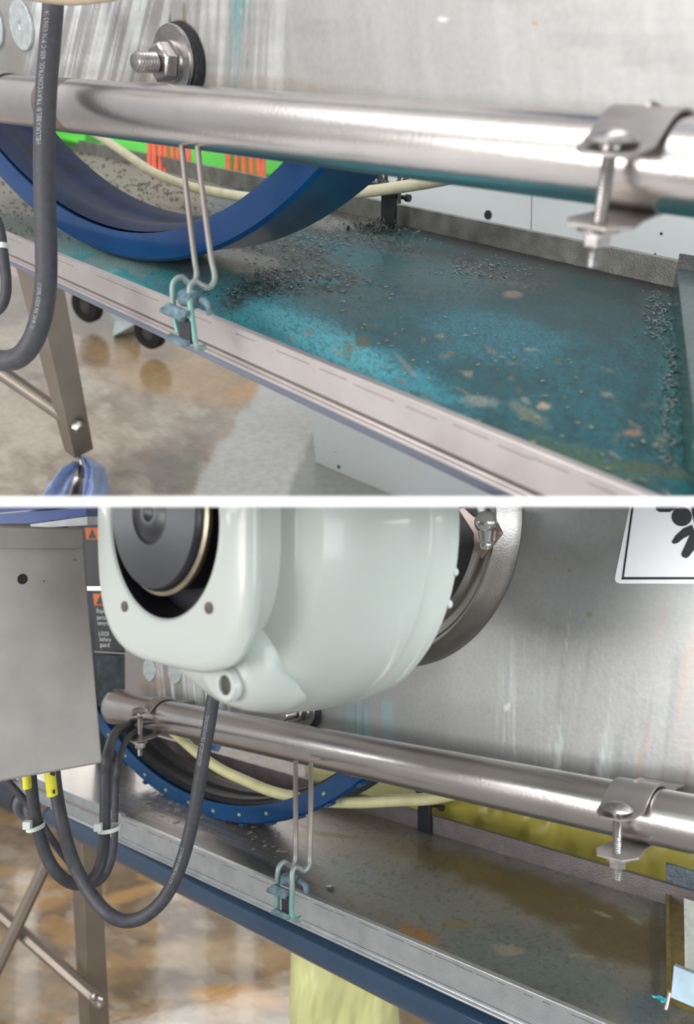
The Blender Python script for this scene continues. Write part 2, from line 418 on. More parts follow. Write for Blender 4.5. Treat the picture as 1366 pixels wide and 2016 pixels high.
# ---- sludge surface
def paint_sludge(X, Y):
    p = Paint(X, Y, (12, 104, 114)); p.r[:] = .26
    nA_ = fbm(X/70, Y/40, 5); nb = fbm(X/14, Y/9, 4); nc = fbm(X/5, Y/4, 3)
    p.blend(sstep(.45, .65, nA_)*.5, (18, 72, 82)); 
    p.blend(sstep(.5, .62, nb)*.35, (18, 68, 78)); p.blend(sstep(.6, .72, nc)*.5, (24, 80, 90))
    p.h += .0006*(nb-.5)
    # zones
    p.blob(560, 640, 250, 60, (60, 156, 176), .7, 24, ws=50); p.blob(760, 745, 200, 50, (64, 166, 186), .8, 26); p.blob(620, 660, 200, 34, (96, 192, 206), .7, 25)
    p.blob(960, 660, 170, 60, (44, 126, 144), .75, 10); p.blob(900, 560, 60, 30, (44, 128, 146), .5)
    p.blob(1180, 560, 260, 75, (40, 66, 65), .9, 10, ws=70); p.blob(1150, 620, 200, 40, (34, 74, 76), .6, 8)
    p.blob(960, 520, 200, 45, (66, 78, 76), .8, 13); p.blob(850, 555, 130, 50, (76, 104, 108), .8, 5, rough=.12)
    p.blob(700, 590, 120, 60, (54, 104, 112), .6, 10)
    # dry grey silt, far left
    p.blend((1-sstep(420, 640, X+.9*(Y-300)+60*(nA_-.5))), (146, 142, 130), rough=.75)
    p.blob(260, 350, 160, 60, (164, 158, 144), .6, 12); p.blob(60, 420, 90, 36, (120, 116, 104), .7)
    sp = sstep(.62, .7, fbm(X/7, Y/5, 3))*(X < 640)*(Y < 470); p.blend(sp*.8, (66, 62, 52), h=.0012)
    p.blob(50, 445, 90, 26, (70, 100, 98), .6, 10)
    # teal run along the front rail at left
    e = Y-(619+.41*(X-400)); p.blend((sstep(-95, -40, e)*(1-sstep(440, 560, X))*sstep(70, 160, X))*(.5+.5*(nA_ > .45)), (54, 140, 146), rough=.4)
    p.blob(235, 555, 60, 20, (90, 180, 175), .6, 24, ws=20)
    p.blob(400, 590, 90, 42, (62, 116, 132), .7, 10); 
    # smooth clear puddle
    p.blob(480, 512, 78, 24, (132, 132, 130), .95, 8, wob=.12, soft=.12, rough=.06, h=-.0003)
    p.blob(400, 540, 60, 26, (84, 104, 118), .8, 14, rough=.1)
    # rough wet slurry ridge that glitters
    rid = np.zeros_like(X)
    for a in ((560, 490, 130, 26, 12), (520, 560, 90, 30, -28), (620, 545, 110, 30, 8), (720, 470, 130, 22, 12), (950, 530, 80, 20, 16), (1010, 555, 80, 12, 14), (600, 430, 110, 30, 10)):
        m = p.blob(*a[:4], None, 1, a[4], ws=40); rid = np.maximum(rid, m)
    rg = fbm(X/8, Y/5, 4); p.blend(rid*.8, (78, 92, 88)); p.blend(rid*sstep(.5, .6, rg)*.8, (44, 54, 50))
    p.h += rid*.0075*(rg-.5); p.r = p.r*(1-rid)+.10*rid
    p.blend(sstep(.60, .66, fbm(X/4.2+40, Y/3.2, 2))*.45*(Y > 560)*(X > 430), (16, 62, 70))
    p.blend(sstep(.62, .7, fbm(X/120+4, Y/60+8, 4))*.6*(X > 700)*(Y > 600), (26, 82, 90))
    rd2 = p.blob(1330, 740, 46, 260, (42, 110, 112), .8, 4, rough=.12, ws=40); p.h += rd2*.004*(fbm(X/7, Y/7, 3)-.4)
    p.blob(1290, 600, 40, 30, (70, 90, 88), .8, 0, rough=.1)
    p.blob(620, 555, 60, 8, (40, 120, 132), .8, 0, h=.001)
    p.blob(720, 440, 70, 12, (70, 72, 62), .9, 8, h=.002)
    p.blob(620, 430, 90, 18, (150, 150, 140), .6, 12); p.blob(700, 425, 60, 9, (176, 172, 160), .7, 14)
    # dirt line along the back rail
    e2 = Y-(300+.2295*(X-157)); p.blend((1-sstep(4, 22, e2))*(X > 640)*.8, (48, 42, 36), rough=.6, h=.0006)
    # brown and tan patches
    rr = np.random.RandomState(5)
    for i in range(60):
        cx = rr.uniform(560, 1330); lo = 619+.41*(cx-400); cy = lo-rr.uniform(14, 250)*(.4+.6*rr.rand())
        if cy < 560 or cy > 975: continue
        c = [(120, 120, 96), (150, 132, 104), (100, 110, 80), (170, 168, 148), (74, 92, 84)][rr.randint(5)]
        p.blob(cx, cy, rr.uniform(5, 17), rr.uniform(3, 7), c, .55, rr.uniform(-20, 40), soft=.7, wob=.9, ws=9, h=.0004)
    p.blob(714, 672, 17, 12, (92, 96, 76), .8, 0, ws=10); p.blob(685, 690, 10, 24, (104, 120, 100), .6); p.blob(800, 720, 34, 5, (140, 150, 150), .6, 48)
    p.blob(1150, 900, 160, 22, (90, 116, 84), .55, 20, ws=25); p.blob(1290, 925, 90, 14, (84, 96, 66), .7, 10); p.blob(945, 790, 40, 12, (156, 168, 158), .7, 6, ws=14)
    p.blob(1040, 815, 50, 14, (140, 146, 120), .6, 30, ws=14); p.blob(1070, 800, 14, 8, (196, 176, 150), .8, ws=8); p.blob(1245, 852, 20, 8, (172, 140, 118), .8, ws=8)
    p.blob(1010, 580, 22, 8, (150, 132, 116), .8, ws=8, h=.001)
    return p
q = [bk[0]+(bk[1]-bk[0])*0, bk[1], fr[0]-UPA*.015+inw*.002, fr[1]-UPA*.015+inw*.002]
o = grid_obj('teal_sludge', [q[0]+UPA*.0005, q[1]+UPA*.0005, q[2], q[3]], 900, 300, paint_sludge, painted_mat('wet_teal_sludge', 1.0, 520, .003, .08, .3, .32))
tag(o, 'teal and grey wet sludge spread over the upper tray', 'sludge', kind='stuff')
# conduit under the tray
mb = MB(); a = railA(-90)-UPA*(RH+.009)+inw*.014; b = railA(1420)-UPA*(RH+.009)+inw*.014
mb.tube([a, b], .0085, 20); o = mb.build('conduit', mat('grey_blue_conduit', (112, 118, 134), .38, .1, .06, 20))
tag(o, 'thin grey conduit running under the teal-filled tray', 'conduit')
# ---- pipe with clamps
tp = thing('steel_tube', 'thick round steel tube crossing in front of the upper machine plate', 'tube', pA0)
mb = MB(); a = pipe_line(pA0, pA1, -70); b = pipe_line(pA0, pA1, 1460)
mb.tube([a.lerp(b, i/30) for i in range(31)], RP, 48); mb.build('tube_body', PIPE(), tp)
mb = MB(); a = pipe_line(pA0, pA1, 106); b = pipe_line(pA0, pA1, 150)
mb.tube([a, b], RP*1.012, 48, caps=True); mb.build('weld_band', mat('weld_bronze', (150, 136, 124), .4, .9), tp)

HEADK = 1.25
def saddle_clamp(label, group, centre, d, up, toward, cat='clamp', w=.030, R=RP, bolt_l=.05, side=.0, strap_back=None, gl=.030, nutcol=None, lean=0, long=.034):
    """bent strap over a round tube, carriage bolt in front, lower tab and nut"""
    c = thing('tube_clamp', label, cat, centre, group)
    th = .0016
    # strap: over the top of the tube, from the plate behind to a tab in front
    prof = []
    for k in range(0, 17):
        a = math.radians(200-k*(200-68)/16*1.0)
        prof.append((math.cos(a), math.sin(a)))
    cen = [( -(R+.028), R*.45)]
    arc = [(-math.cos(math.radians(t))*(R+th), math.sin(math.radians(t))*(R+th)) for t in range(25, 132, 8)]
    tab0 = arc[-1]
    tabv = (math.cos(math.radians(-30)), math.sin(math.radians(-30)))
    pts = [(-(R+.027), R*.55), (-(R+.012), R*.62)]+arc+[(tab0[0]+gl*.35, tab0[1]-gl*.28), (tab0[0]+gl*.75, tab0[1]-gl*.36), (tab0[0]+gl, tab0[1]-gl*.38)]
    def strip(pts, w0, mb):
        R_ = []
        for i, (x, y) in enumerate(pts):
            a = pts[max(i-1, 0)]; b = pts[min(i+1, len(pts)-1)]
            t = Vector((b[0]-a[0], b[1]-a[1])).normalized(); nn = Vector((-t.y, t.x))*th
            ww = w0[i] if isinstance(w0, list) else w0
            p0 = centre+toward*x+up*y; p1 = centre+toward*(x+nn.x)+up*(y+nn.y)
            R_.append([p0-d*ww/2, p0+d*ww/2, p1+d*ww/2, p1-d*ww/2])
        mb.rings(R_)
    ws = [w]*(len(pts)-3)+[w, w*.86, w*.45]
    mb = MB(); strip(pts, ws, mb); strp = mb.build('strap', DULL(), c, bevel=.0004)
    bx = pts[-2][0]-.004; by = pts[-2][1]
    B = centre+toward*bx+up*by
    # stiffening rib
    mb = MB(); rb = [centre+toward*(x*1.03)+up*(y*1.03+.0012) for x, y in pts[6:12]]; mb.tube(rb, .0017, 8); mb.build('rib', DULL(), strp)
    # lower strap
    arc2 = [(-math.cos(math.radians(t))*(R+th), -math.sin(math.radians(t))*(R+th)) for t in range(25, 100, 8)]
    low = [(-(R+.027), -R*.55)]+arc2+[(bx*.5, by-bolt_l*.72), (bx, by-bolt_l*.74), (bx+.012, by-bolt_l*.74)]
    mb = MB(); strip(low, [w*.8]*(len(low)-2)+[w, w*.6], mb); mb.build('lower_strap', DULL(), c, bevel=.0003)
    bt = MB(); prof = [(.0001, .0052), (.004, .0049), (.008, .0036), (.0108, .0018), (.0122, .0002), (.0114, -.0008), (.0055, -.0012), (.0053, -.006)]
    bt.lathe(B+up*.005, up, prof, 28); bo = bt.build('bolt_head', BOLT(), c)
    sh = MB(); pr = []
    n = 30
    for i in range(n*2+1): pr.append((.0034 if i % 2 else .0029, -.002-i*(bolt_l+.006)/(2*n)))
    sh.lathe(B, up, pr, 20); sh.build('threaded_shank', BOLT(), c)
    wa = MB(); wa.lathe(B-up*(bolt_l*.76), up, [(.0034, 0), (.0098, 0), (.0098, -.0016), (.0034, -.0016)], 28, closed=True, caps=False); wa.build('washer', DULL(), c)
    nu = MB(); nb = B-up*(bolt_l*.76+.002)
    nu.lathe(nb, up, [(.0056, 0), (.0066, -.0007), (.0066, -.0062), (.0056, -.0072)], 6, ref=d+toward*lean); nu.build('nut', BOLT(), c, bevel=.0003)
    return c
cc = pipe_line(pA0, pA1, 1262)
saddle_clamp('large blurred clamp with mushroom-head bolt on the upper steel tube', None, cc, dA, UPA, nA, w=.034, bolt_l=.042)
cc = pipe_line(pA0, pA1, 8)
mb = MB(); prof = []
R_ = []
for i, t in enumerate(range(20, 190, 8)):
    a = math.radians(t); r0, r1 = RP+.0005, RP+.0022
    wv = .016
    R_.append([cc+nA*(-math.cos(a)*r0)+UPA*math.sin(a)*r0-dA*wv, cc+nA*(-math.cos(a)*r0)+UPA*math.sin(a)*r0+dA*wv, cc+nA*(-math.cos(a)*r1)+UPA*math.sin(a)*r1+dA*wv, cc+nA*(-math.cos(a)*r1)+UPA*math.sin(a)*r1-dA*wv])
mb.rings(R_); o = mb.build('clamp_strap', DULL(), None, bevel=.0004)
tag(o, 'bent steel strap over the left end of the upper tube', 'strap')
# ---- bolt with washers on plate
def wall_bolt(label, plane, x, y, nrm, up, scale, d):
    c0 = plane.hit(x, y); t = thing('plate_bolt', label, 'bolt', c0)
    s = scale
    mb = MB(); pr = [(.001, .0002), (.0225*s, .0002), (.0235*s, .002*s), (.0225*s, .0065*s), (.016*s, .0066*s)]; mb.lathe(c0, nrm, pr, 40); mb.build('rubber_washer', mat('black_rubber_gasket', (44, 44, 46), .8, 0, .4, 300, .6, 800), t)
    mb = MB(); pr = [(.001, .006*s), (.0205*s, .006*s), (.021*s, .009*s), (.0205*s, .0105*s), (.001, .0105*s)]; mb.lathe(c0+up*.0012*s, nrm, pr, 40); mb.build('washer', BOLT(), t)
    mb = MB(); mb.lathe(c0, nrm, [(.0005, .0105*s), (.0128*s, .0105*s), (.0125*s, .0125*s), (.0005, .0125*s)], 30); mb.build('spring_washer', BOLT(), t)
    mb = MB(); mb.lathe(c0, nrm, [(.001, .0125*s), (.0112*s, .0125*s), (.012*s, .0135*s), (.012*s, .0205*s), (.0102*s, .0218*s), (.001, .0218*s)], 6, ref=up*.3+d); mb.build('nut', BOLT(), t, bevel=.0005)
    pr = [(.0005, .0218*s)]
    for i in range(15): pr.append(((.0062 if i % 2 else .0053)*s, (.0222+i*.0011)*s))
    pr += [(.005*s, .0385*s), (.0005, .0388*s)]
    mb = MB(); mb.lathe(c0, nrm, pr, 24); mb.build('threaded_end', BOLT(), t)
wall_bolt('hex nut and bolt with thick washers on the upper steel plate', WA, 362, 122, nA, UPA, 1.2, dA)
for (x, y, r, lb) in ((45, 50, .0215, 'round zinc disc on the upper plate just left of the black cable'), (-12, 48, .0215, 'round zinc disc cut by the upper left frame edge')):
    mb = MB(); c0 = WA.hit(x, y); mb.lathe(c0, nA, [(.0012, .0002), (r, .0002), (r, .0022), (r*.97, .003), (.004, .003), (.0028, .0018), (.0012, .0018)], 40)
    o = mb.build('zinc_disc', mat('zinc_plate', (188, 196, 196), .5, .5, .18, 120, .3, 400)); tag(o, lb, 'disc', 'zinc discs on the upper plate')
# ---- blue wheel: hollow ring whose axis is square to the plate
def fit_circle(plane, ex, ey, pix_pts):
    pts = [plane.hit(*p) for p in pix_pts]; o = pts[0]
    xy = [((p-o).dot(ex), (p-o).dot(ey)) for p in pts]
    A = np.array([[2*a, 2*b, 1] for a, b in xy]); B = np.array([a*a+b*b for a, b in xy])
    s = np.linalg.lstsq(A, B, rcond=None)[0]; r = math.sqrt(s[2]+s[0]**2+s[1]**2)
    return o+ex*s[0]+ey*s[1], r
WHEEL = {}
def paint_blue(m):
    n = m.node_tree; return m
def make_wheel(label, name, WPl, nrm, d, up, offs, fit, width, rt, material, cat='wheel', inner=None):
    pl = WPl.off(offs); c, r = fit_circle(pl, d, up, fit)
    print('WHEEL', name, 'r', r, 'centre pix', pix(c), 'lowest pix', pix(c-up*r))
    t = thing(name, label, cat, c-up*r)
    R = []
    n = 160
    prof = [(r-rt, 0), (r-.002, 0), (r, -.002), (r, -width+.002), (r-.002, -width), (r-rt, -width), (r-rt-.001, -width*.5)]
    prof = [(r-rt, 0), (r-rt*.75, .0012), (r-.003, .0008), (r, -.003), (r-.0025, -width*.3), (r-.0025, -width*.62), (r, -width+.003), (r-.003, -width), (r-rt, -width), (r-rt+.002, -width+.006), (r-rt+.002, -.006)]
    mb = MB(); mb.lathe(c, nrm, prof, n, ref=up, closed=True, caps=False); mb.build('rim', material, t)
    mb = MB(); mb.lathe(c, nrm, [(r-rt-.0002, -.007), (r-rt-.0002, -width), (r-rt-.006, -width+.002), (r-rt-.006, -width*.72), (r-rt-.0025, -width*.66), (r-rt-.0025, -width*.40), (r-rt-.005, -width*.36), (r-rt-.005, -width*.24), (r-rt-.002, -.012)], n, ref=up, closed=True, caps=False); mb.build('dark_inner_face', inner, t)  # inner face of the rim in a much darker colour
    return t, c, r
blue = mat('blue_plastic', (2, 58, 108), .28, 0, .16, 18, .05, 60, coat=.3, stretch=(1, 1, 1))
wt, wc, wr = make_wheel('wide blue plastic wheel rim in the upper tray behind the wire hanger', 'hollow_drum', WA, nA, dA, UPA, -.007, [(0, 344), (110, 448), (200, 494), (300, 508), (380, 497), (480, 452), (560, 408)], .085, .027, blue, inner=mat('dark_navy_inside', (5, 28, 62), .6, 0, .5, 30, .2, 80))
# ---- cream hose arcing behind the wheel
hp = [TA.hit(x, y)+UPA*h for x, y, h in ((150, 262, .01), (185, 258, .01), (235, 294, .008), (300, 340, .007), (370, 368, .007), (450, 384, .007), (530, 392, .007), (620, 392, .009), (700, 384, .012))]
hp += [hp[-1]+(TA.hit(860, 356)-TA.hit(700, 380))]
hp = [P(150, 250, 1.25), P(185, 262, 1.22), P(235, 294, 1.18), P(300, 338, 1.13), P(370, 366, 1.08), P(450, 383, 1.03), P(530, 392, .99), P(620, 390, .95), P(700, 380, .91), P(790, 368, .87), P(880, 352, .83), P(960, 330, .80)]
o = MB().tube(smooth_path(hp, 8), .0062, 14).build('cream_hose', mat('cream_hose_plastic', (206, 200, 168), .4, 0, .1, 60, .1, 300))
tag(o, 'cream plastic hose curving behind the upper blue wheel', 'hose')
# ---- black bracket with wires and clump of debris
def bracket(pf, base, top, label, sgn, up, d, w=.014):
    t = thing('hose_bracket', label, 'bracket', base)
    t0 = (top-base)
    mb = MB(); mb.box(base-d*w*.5, d*w, t0*.62, -up.cross(d)*.006); mb.build('post', BLACK(), t, bevel=.0008)
    pts = [base+t0*.6-d*w*.4, base+t0*.78-d*w*1.0, base+t0*1.0-d*w*1.5]
    mb = MB(); mb.tube(smooth_path(pts, 6), .004, 10); mb.build('left_arm', BLACK(), t)
    mb = MB(); mb.tube(smooth_path([base+t0*.6+d*w*.3, base+t0*.66+d*w*.8, base+t0*.78+d*w*1.1], 6), .0035, 10); mb.build('right_arm', BLACK(), t)
    mb = MB(); a = base+t0*.5+d*w*.5; mb.tube([a, a+d*.016], .0024, 12); mb.tube([a+d*.013, a+d*.018], .0042, 14); mb.build('screw', BLACK(), t)
    return t
bA = TA.hit(768, 450); tA_ = bA+UPA*.075
t = bracket(None, bA, tA_, 'black bracket holding the cream hose above the sludge', 1, UPA, dA, w=.021)
mb = MB(); 
for dx in (-38, -8, 18):
    a = P(768+dx, 300, bA.y*.93); b = P(768+dx, 372 if dx < 15 else 400, bA.y*.97); mb.tube([a, b], .0022, 8)
mb.build('support_rods', mat('grimy_rod', (110, 112, 104), .5, .5, .2), t)
def clump(name, label, centre, d, up, depthv, n, spread, size, m, cat='debris', seed=1):
    rr = random.Random(seed); mb = MB()
    for i in range(n):
        p = centre+d*rr.gauss(0, spread)+up*abs(rr.gauss(0, spread*.18))+depthv*rr.gauss(0, spread*.5)
        a = Vector((rr.uniform(-1, 1), rr.uniform(-1, 1), rr.uniform(-1, 1))).normalized(); b = a.orthogonal().normalized(); c = a.cross(b)
        L = size*rr.uniform(.5, 1.6); w_ = L*rr.uniform(.25, .6)
        mb.add([p-a*L, p+b*w_+c*w_*.3, p+a*L*.9, p-b*w_, p+c*w_*.5, p-c*w_*.3], [(0, 1, 4), (1, 2, 4), (2, 3, 4), (3, 0, 4), (1, 0, 5), (2, 1, 5), (3, 2, 5), (0, 3, 5)])
    o = mb.build(name, m, smooth=0); tag(o, label, cat, kind='stuff'); return o
GR = mat('wet_plant_shreds', (62, 68, 58), .25, 0, .5, 300, .3, 600)
clump('plant_debris', 'wet dark plant shreds heaped at the foot of the upper black bracket', TA.hit(745, 455)+UPA*.002, dA, UPA, inw, 130, .022, .0035, GR, seed=2)
clump('plant_debris', 'dark shreds caught on the hose bracket under the upper tube', P(740, 364, bA.y*.95), dA, UPA, inw, 90, .012, .0035, GR, seed=4)
clump('plant_debris', 'dark shreds stuck in a small heap right of the upper wheel', TA.hit(632, 412)+UPA*.004, dA, UPA, inw, 26, .012, .003, GR, seed=6)
clump('plant_debris', 'dark bits scattered on grey silt inside the upper wheel', TA.hit(280, 385), dA, UPA, inw, 90, .06, .002, GR, seed=8)
mb = MB(); rr = random.Random(11)
for i in range(90):
    x = rr.uniform(620, 1330); y = 619+.41*(x-400)-rr.uniform(6, 210)
    if y < 560 or y > 975: continue
    p = TA.hit(x, y)+UPA*.0012; s = rr.uniform(.0008, .0026); a = rr.uniform(0, 6.28); f = inw*math.cos(a)+dA*math.sin(a); g = -inw*math.sin(a)+dA*math.cos(a)
    mb.add([p+f*s, p+g*s*.6, p-f*s*1.2, p-g*s*.5, p+UPA*.0006, p+f*s*.5+g*s*.5], [(0, 5, 4), (5, 1, 4), (1, 2, 4), (2, 3, 4), (3, 0, 4)])
o = mb.build('leaf_flakes', mat('pale_leaf_flakes', (128, 134, 112), .35, 0, .45, 220)); tag(o, 'small tan and green leaf flakes floating on the teal sludge', 'leaf flakes', kind='stuff')
# glossy beads added to make the slurry ridges sparkle
mb = MB(); rr = random.Random(41)
zones = [(560, 490, 110, 22), (540, 556, 80, 22), (620, 545, 100, 24), (720, 476, 120, 20), (950, 530, 70, 16), (480, 572, 60, 14), (600, 470, 80, 16), (1296, 610, 20, 50), (1318, 760, 12, 120)]
for i in range(1500):
    z_ = zones[rr.randrange(len(zones))]; x = rr.gauss(z_[0], z_[2]*.75); y = rr.gauss(z_[1], z_[3]*.7)
    if y > 619+.41*(x-400)-20 or y < 300+.2295*(x-157)+14: continue
    p = TA.hit(x, y)+UPA*.0006; r0 = rr.uniform(.0004, .0013); a = rr.uniform(0, 6.28); f = (dA*math.cos(a)+inw*math.sin(a)); g = (inw*math.cos(a)-dA*math.sin(a)); st = rr.uniform(1.2, 3.4)
    R_ = []
    for ph in (80, 50, 20, -10):
        c_, s_ = math.cos(math.radians(90-ph)), math.sin(math.radians(90-ph))
        R_.append([p+f*(r0*st*s_*math.cos(k*1.047))+g*(r0*s_*math.sin(k*1.047))+UPA*(r0*.6*c_) for k in range(6)])
    mb.rings(R_)
o = mb.build('glint_beads', mat('glossy_glint_beads', (58, 86, 86), .04, 0, .3, 300, coat=1), smooth=180); tag(o, 'added glossy beads that give glints on the grey slurry ridges of the upper tray', 'glint beads', kind='stuff')
# froth ridge at right end
# ---- right end bracket, upper
mb = MB(); te = thing('end_bracket', 'grimy teal end bracket at the right edge of the upper tray', 'bracket', TA.hit(1345, 700))
pa, pb = TA.hit(1322, 578), TA.hit(1350, 930)
mb.prism([pa, pb, pb+dA*.05, pa+dA*.05], UPA*.022); mb.build('block', mat('teal_caked_steel', (52, 84, 82), .3, .1, .4, 120, .9, 260, coat=.4), te, bevel=.001)
pc = pa+UPA*.02; mb = MB(); mb.prism([pc, pc+dA*.06, pc+dA*.06+inw*.002, pc+inw*.002], UPA*.014); mb.build('upright_tab', DARKSTEEL(), te)
# ---- wire hangers and rail clips
def hanger(label, pts_l, pts_r, m, r=.0021, top=None):
    t = thing('wire_hanger', label, 'hanger', P(*pts_r[-1]))
    MB().tube(pxpath(pts_l, 7), r, 12).build('left_rod', m, t); MB().tube(pxpath(pts_r, 7), r, 12).build('right_rod', m, t)
rodm = bpy.data.materials.new('verdigris_wire'); rodm.use_nodes = True
def rod_mat(name, y_lo, y_hi, up):
    m = bpy.data.materials.new(name); m.use_nodes = True; n = m.node_tree; b = n.nodes['Principled BSDF']
    no = n.nodes.new('ShaderNodeTexNoise'); no.inputs['Scale'].default_value = 55; no.inputs['Detail'].default_value = 6
    tc = n.nodes.new('ShaderNodeTexCoord'); n.links.new(tc.outputs['Object'], no.inputs['Vector'])
    dt = n.nodes.new('ShaderNodeVectorMath'); dt.operation = 'DOT_PRODUCT'; dt.inputs[1].default_value = up; n.links.new(tc.outputs['Object'], dt.inputs[0])
    mr = n.nodes.new('ShaderNodeMapRange'); mr.inputs['From Min'].default_value = .02; mr.inputs['From Max'].default_value = .11; n.links.new(dt.outputs['Value'], mr.inputs['Value'])
    ad = n.nodes.new('ShaderNodeMath'); ad.operation = 'MULTIPLY_ADD'; ad.inputs[1].default_value = .9; n.links.new(no.outputs['Fac'], ad.inputs[0]); n.links.new(mr.outputs[0], ad.inputs[2])
    r = n.nodes.new('ShaderNodeValToRGB'); r.color_ramp.elements[0].position = .42; r.color_ramp.elements[1].position = .95
    r.color_ramp.elements[0].color = (*s2l((120, 166, 158)), 1); r.color_ramp.elements[1].color = (*s2l((150, 140, 134)), 1)
    e = r.color_ramp.elements.new(.62); e.color = (*s2l((142, 160, 156)), 1)
    n.links.new(ad.outputs[0], r.inputs[0]); n.links.new(r.outputs[0], b.inputs['Base Color']); b.inputs['Metallic'].default_value = .35; b.inputs['Roughness'].default_value = .42
    return m
RODA = rod_mat('verdigris_wire_upper', 0, 0, UPA); RODB = rod_mat('verdigris_wire_lower', 0, 0, UPB)
zr = railA(385).y
hanger('bent steel wire pair hanging from the upper tube to the tray rail',
       [(355, 255, .60), (362, 330, .595), (372, 420, .59), (383, 510, .585), (387, 538, .58), (383, 553, .578), (372, 557, .576), (360, 547, .573), (348, 549, .57), (340, 562, .568), (340, 585, .566), (343, 620, .566), (351, 655, .566)],
       [(387, 262, .585), (394, 340, .58), (405, 430, .575), (416, 510, .57), (422, 538, .566), (421, 556, .563), (411, 566, .561), (398, 562, .558), (386, 556, .556), (375, 563, .553), (373, 582, .551), (377, 620, .551), (382, 655, .551), (386, 680, .551), (393, 686, .555), (402, 683, .56)], RODA)
TEALP = mat('teal_stained_plastic', (88, 112, 122), .6, 0, .5, 160, .4, 500)
def clip(label, f, d, up, toward, z):
    """f maps local (px offset) points of the clip to the place"""
    t = thing('rail_clip', label, 'clip', f(0, 60))
    def bar(name, x0, y0, x1, y1, r, m, n=14, sq=1.0):
        a, b = f(x0, y0), f(x1, y1); mb = MB(); mb.tube([a, a.lerp(b, .5), b], r, n); return mb.build(name, m, t, bevel=.0003)
    # black body plate
    a = f(28, 20); mb = MB(); w = f(50, 30)-a; mb.box(f(27, 26), w, f(27, 72)-f(27, 26), -toward*.004); mb.build('body', BLACK(), t, bevel=.0006)
    # knuckle on top
    mb = MB(); mb.tube([f(22, -6)-toward*.006, f(34, -8)-toward*.006, f(46, -2)-toward*.006], [.0055, .0068, .0062], 18); mb.build('knuckle', TEALP, t)
    mb = MB(); mb.tube([f(57, -2)-toward*.007, f(64, 2)-toward*.007, f(68, 10)-toward*.008, f(68, 28)-toward*.01], .0026, 10); mb.build('side_loop', TEALP, t)
    # flaps
    mb = MB(); p = [f(0, 8), f(12, -2), f(50, 14), f(48, 26), f(40, 32), f(4, 14)]; mb.prism(p, toward*.0035); mb.build('upper_flap', TEALP, t, bevel=.0008)
    mb = MB(); mb.tube([f(-1, 12)+toward*.002, f(42, 30)+toward*.002], .0022, 10); mb.build('flap_hinge', TEALP, t)
    mb = MB(); p = [f(10, 62), f(14, 58), f(52, 74), f(50, 84), f(44, 86), f(6, 70)]; mb.prism(p, toward*.0035); mb.build('lower_flap', TEALP, t, bevel=.0008)
    return t
def mkf(x0, y0, s, z, sh):
    return lambda x, y: P(x0+x*s, y0+y*s, z)
clip('black and teal-stained plastic clip on the upper tray rail', lambda x, y: P(324+x, 597+y, .563-.0003*x), dA, UPA, nA, .56)
# ---- cables, upper
def cable(name, label, pts, r, m=None, cat='cable', n=16):
    pth = pxpath(pts, 8); t = thing(name, label, cat, pth[len(pth)//2]); sh_ = MB().tube(pth, r, n).build('sheath', m or RUBBER(), t); return sh_, pth
PRINT = mat('grey_cable_print', (150, 152, 158), .6, 0, .1)
t, pth = cable('black_cable', 'thick black cable with printed lettering hanging before the upper tube', [(106, -40, .66), (104, 20, .655), (98, 90, .65), (92, 160, .645), (88, 240, .64), (87, 330, .635), (89, 420, .63), (91, 500, .63), (90, 560, .63), (82, 620, .63), (64, 672, .635), (38, 703, .64), (5, 710, .645), (-35, 700, .65)], .0083)
mb = MB(); rp_ = list(reversed(pth))
def dist_at(path, px):  # distance along a path of the sample nearest a frame point
    best = 0; bd = 1e9; c = 0
    for i in range(len(path)):
        if i: c += (path[i]-path[i-1]).length
        q = pix(path[i]); d = (q[0]-px[0])**2+(q[1]-px[1])**2
        if d < bd: bd = d; best = c
    return best
text_path(mb, 'HELUKABEL\u00ae TRAYCONTROL 600-C P/N 63063 14', rp_, .0083, dist_at(rp_, (88, 294)), .0062, .55, .76)
mb.build('cable_print', PRINT, t); mb = MB()
text_path(mb, '7C 18-4C 304 303224 38605 LT', rp_, .0083, dist_at(rp_, (84, 655)), .0046, .55, .52)
mb.build('cable_print', PRINT, t)
t, pth = cable('black_cable', 'short black cable loop with white tie at the upper left edge', [(-8, 430, .66), (0, 455, .66), (6, 500, .66), (12, 550, .66), (10, 585, .665), (-2, 608, .67), (-30, 625, .68)], .0042)
mb = MB(); mb.tube([P(3, 480, .66), P(4, 491, .66)], .0050, 16); o = mb.build('cable_tie', mat('white_nylon', (214, 222, 216), .4, 0, .05)); tag(o, 'white nylon tie around the short black cable at upper left', 'cable tie')
# ---- leg, brace, foot, rag below upper tray
M_LEG = mat('leg_steel', (150, 140, 130), .42, .6, .12, 12, .1, 200)
tl = thing('table_leg', 'square steel machine leg with brace at lower left of the upper half', 'leg frame', P(160, 960, 1.48))
def quad_post(mb, a, b, c, d, back):
    mb.add([a, b, c, d, a+back, b+back, c+back, d+back], [(0, 1, 2, 3), (4, 7, 6, 5), (0, 4, 5, 1), (1, 5, 6, 2), (2, 6, 7, 3), (3, 7, 4, 0)])
mb = MB(); zb, zt = 1.45, 1.10
A_, B_, C_ = P(28, 515, zt+.03), P(60, 520, zt), P(118, 520, zt+.02)
D_, E_, F_ = P(127, 888, zb+.03), P(148, 903, zb), P(184, 884, zb+.03)
G_, H_ = P(88, 515, zt+.09), P(160, 870, zb+.1)
mb.add([A_, B_, C_, G_, D_, E_, F_, H_], [(0, 1, 5, 4), (1, 2, 6, 5), (2, 3, 7, 6), (3, 0, 4, 7), (0, 3, 2, 1), (4, 5, 6, 7)])
mb.build('post', M_LEG, tl, bevel=.001)
mb = MB(); a = P(-60, 690, 1.38); b = P(160, 842, 1.40)
mb.tube([a, b], .013, 10); mb.build('brace', M_LEG, tl)
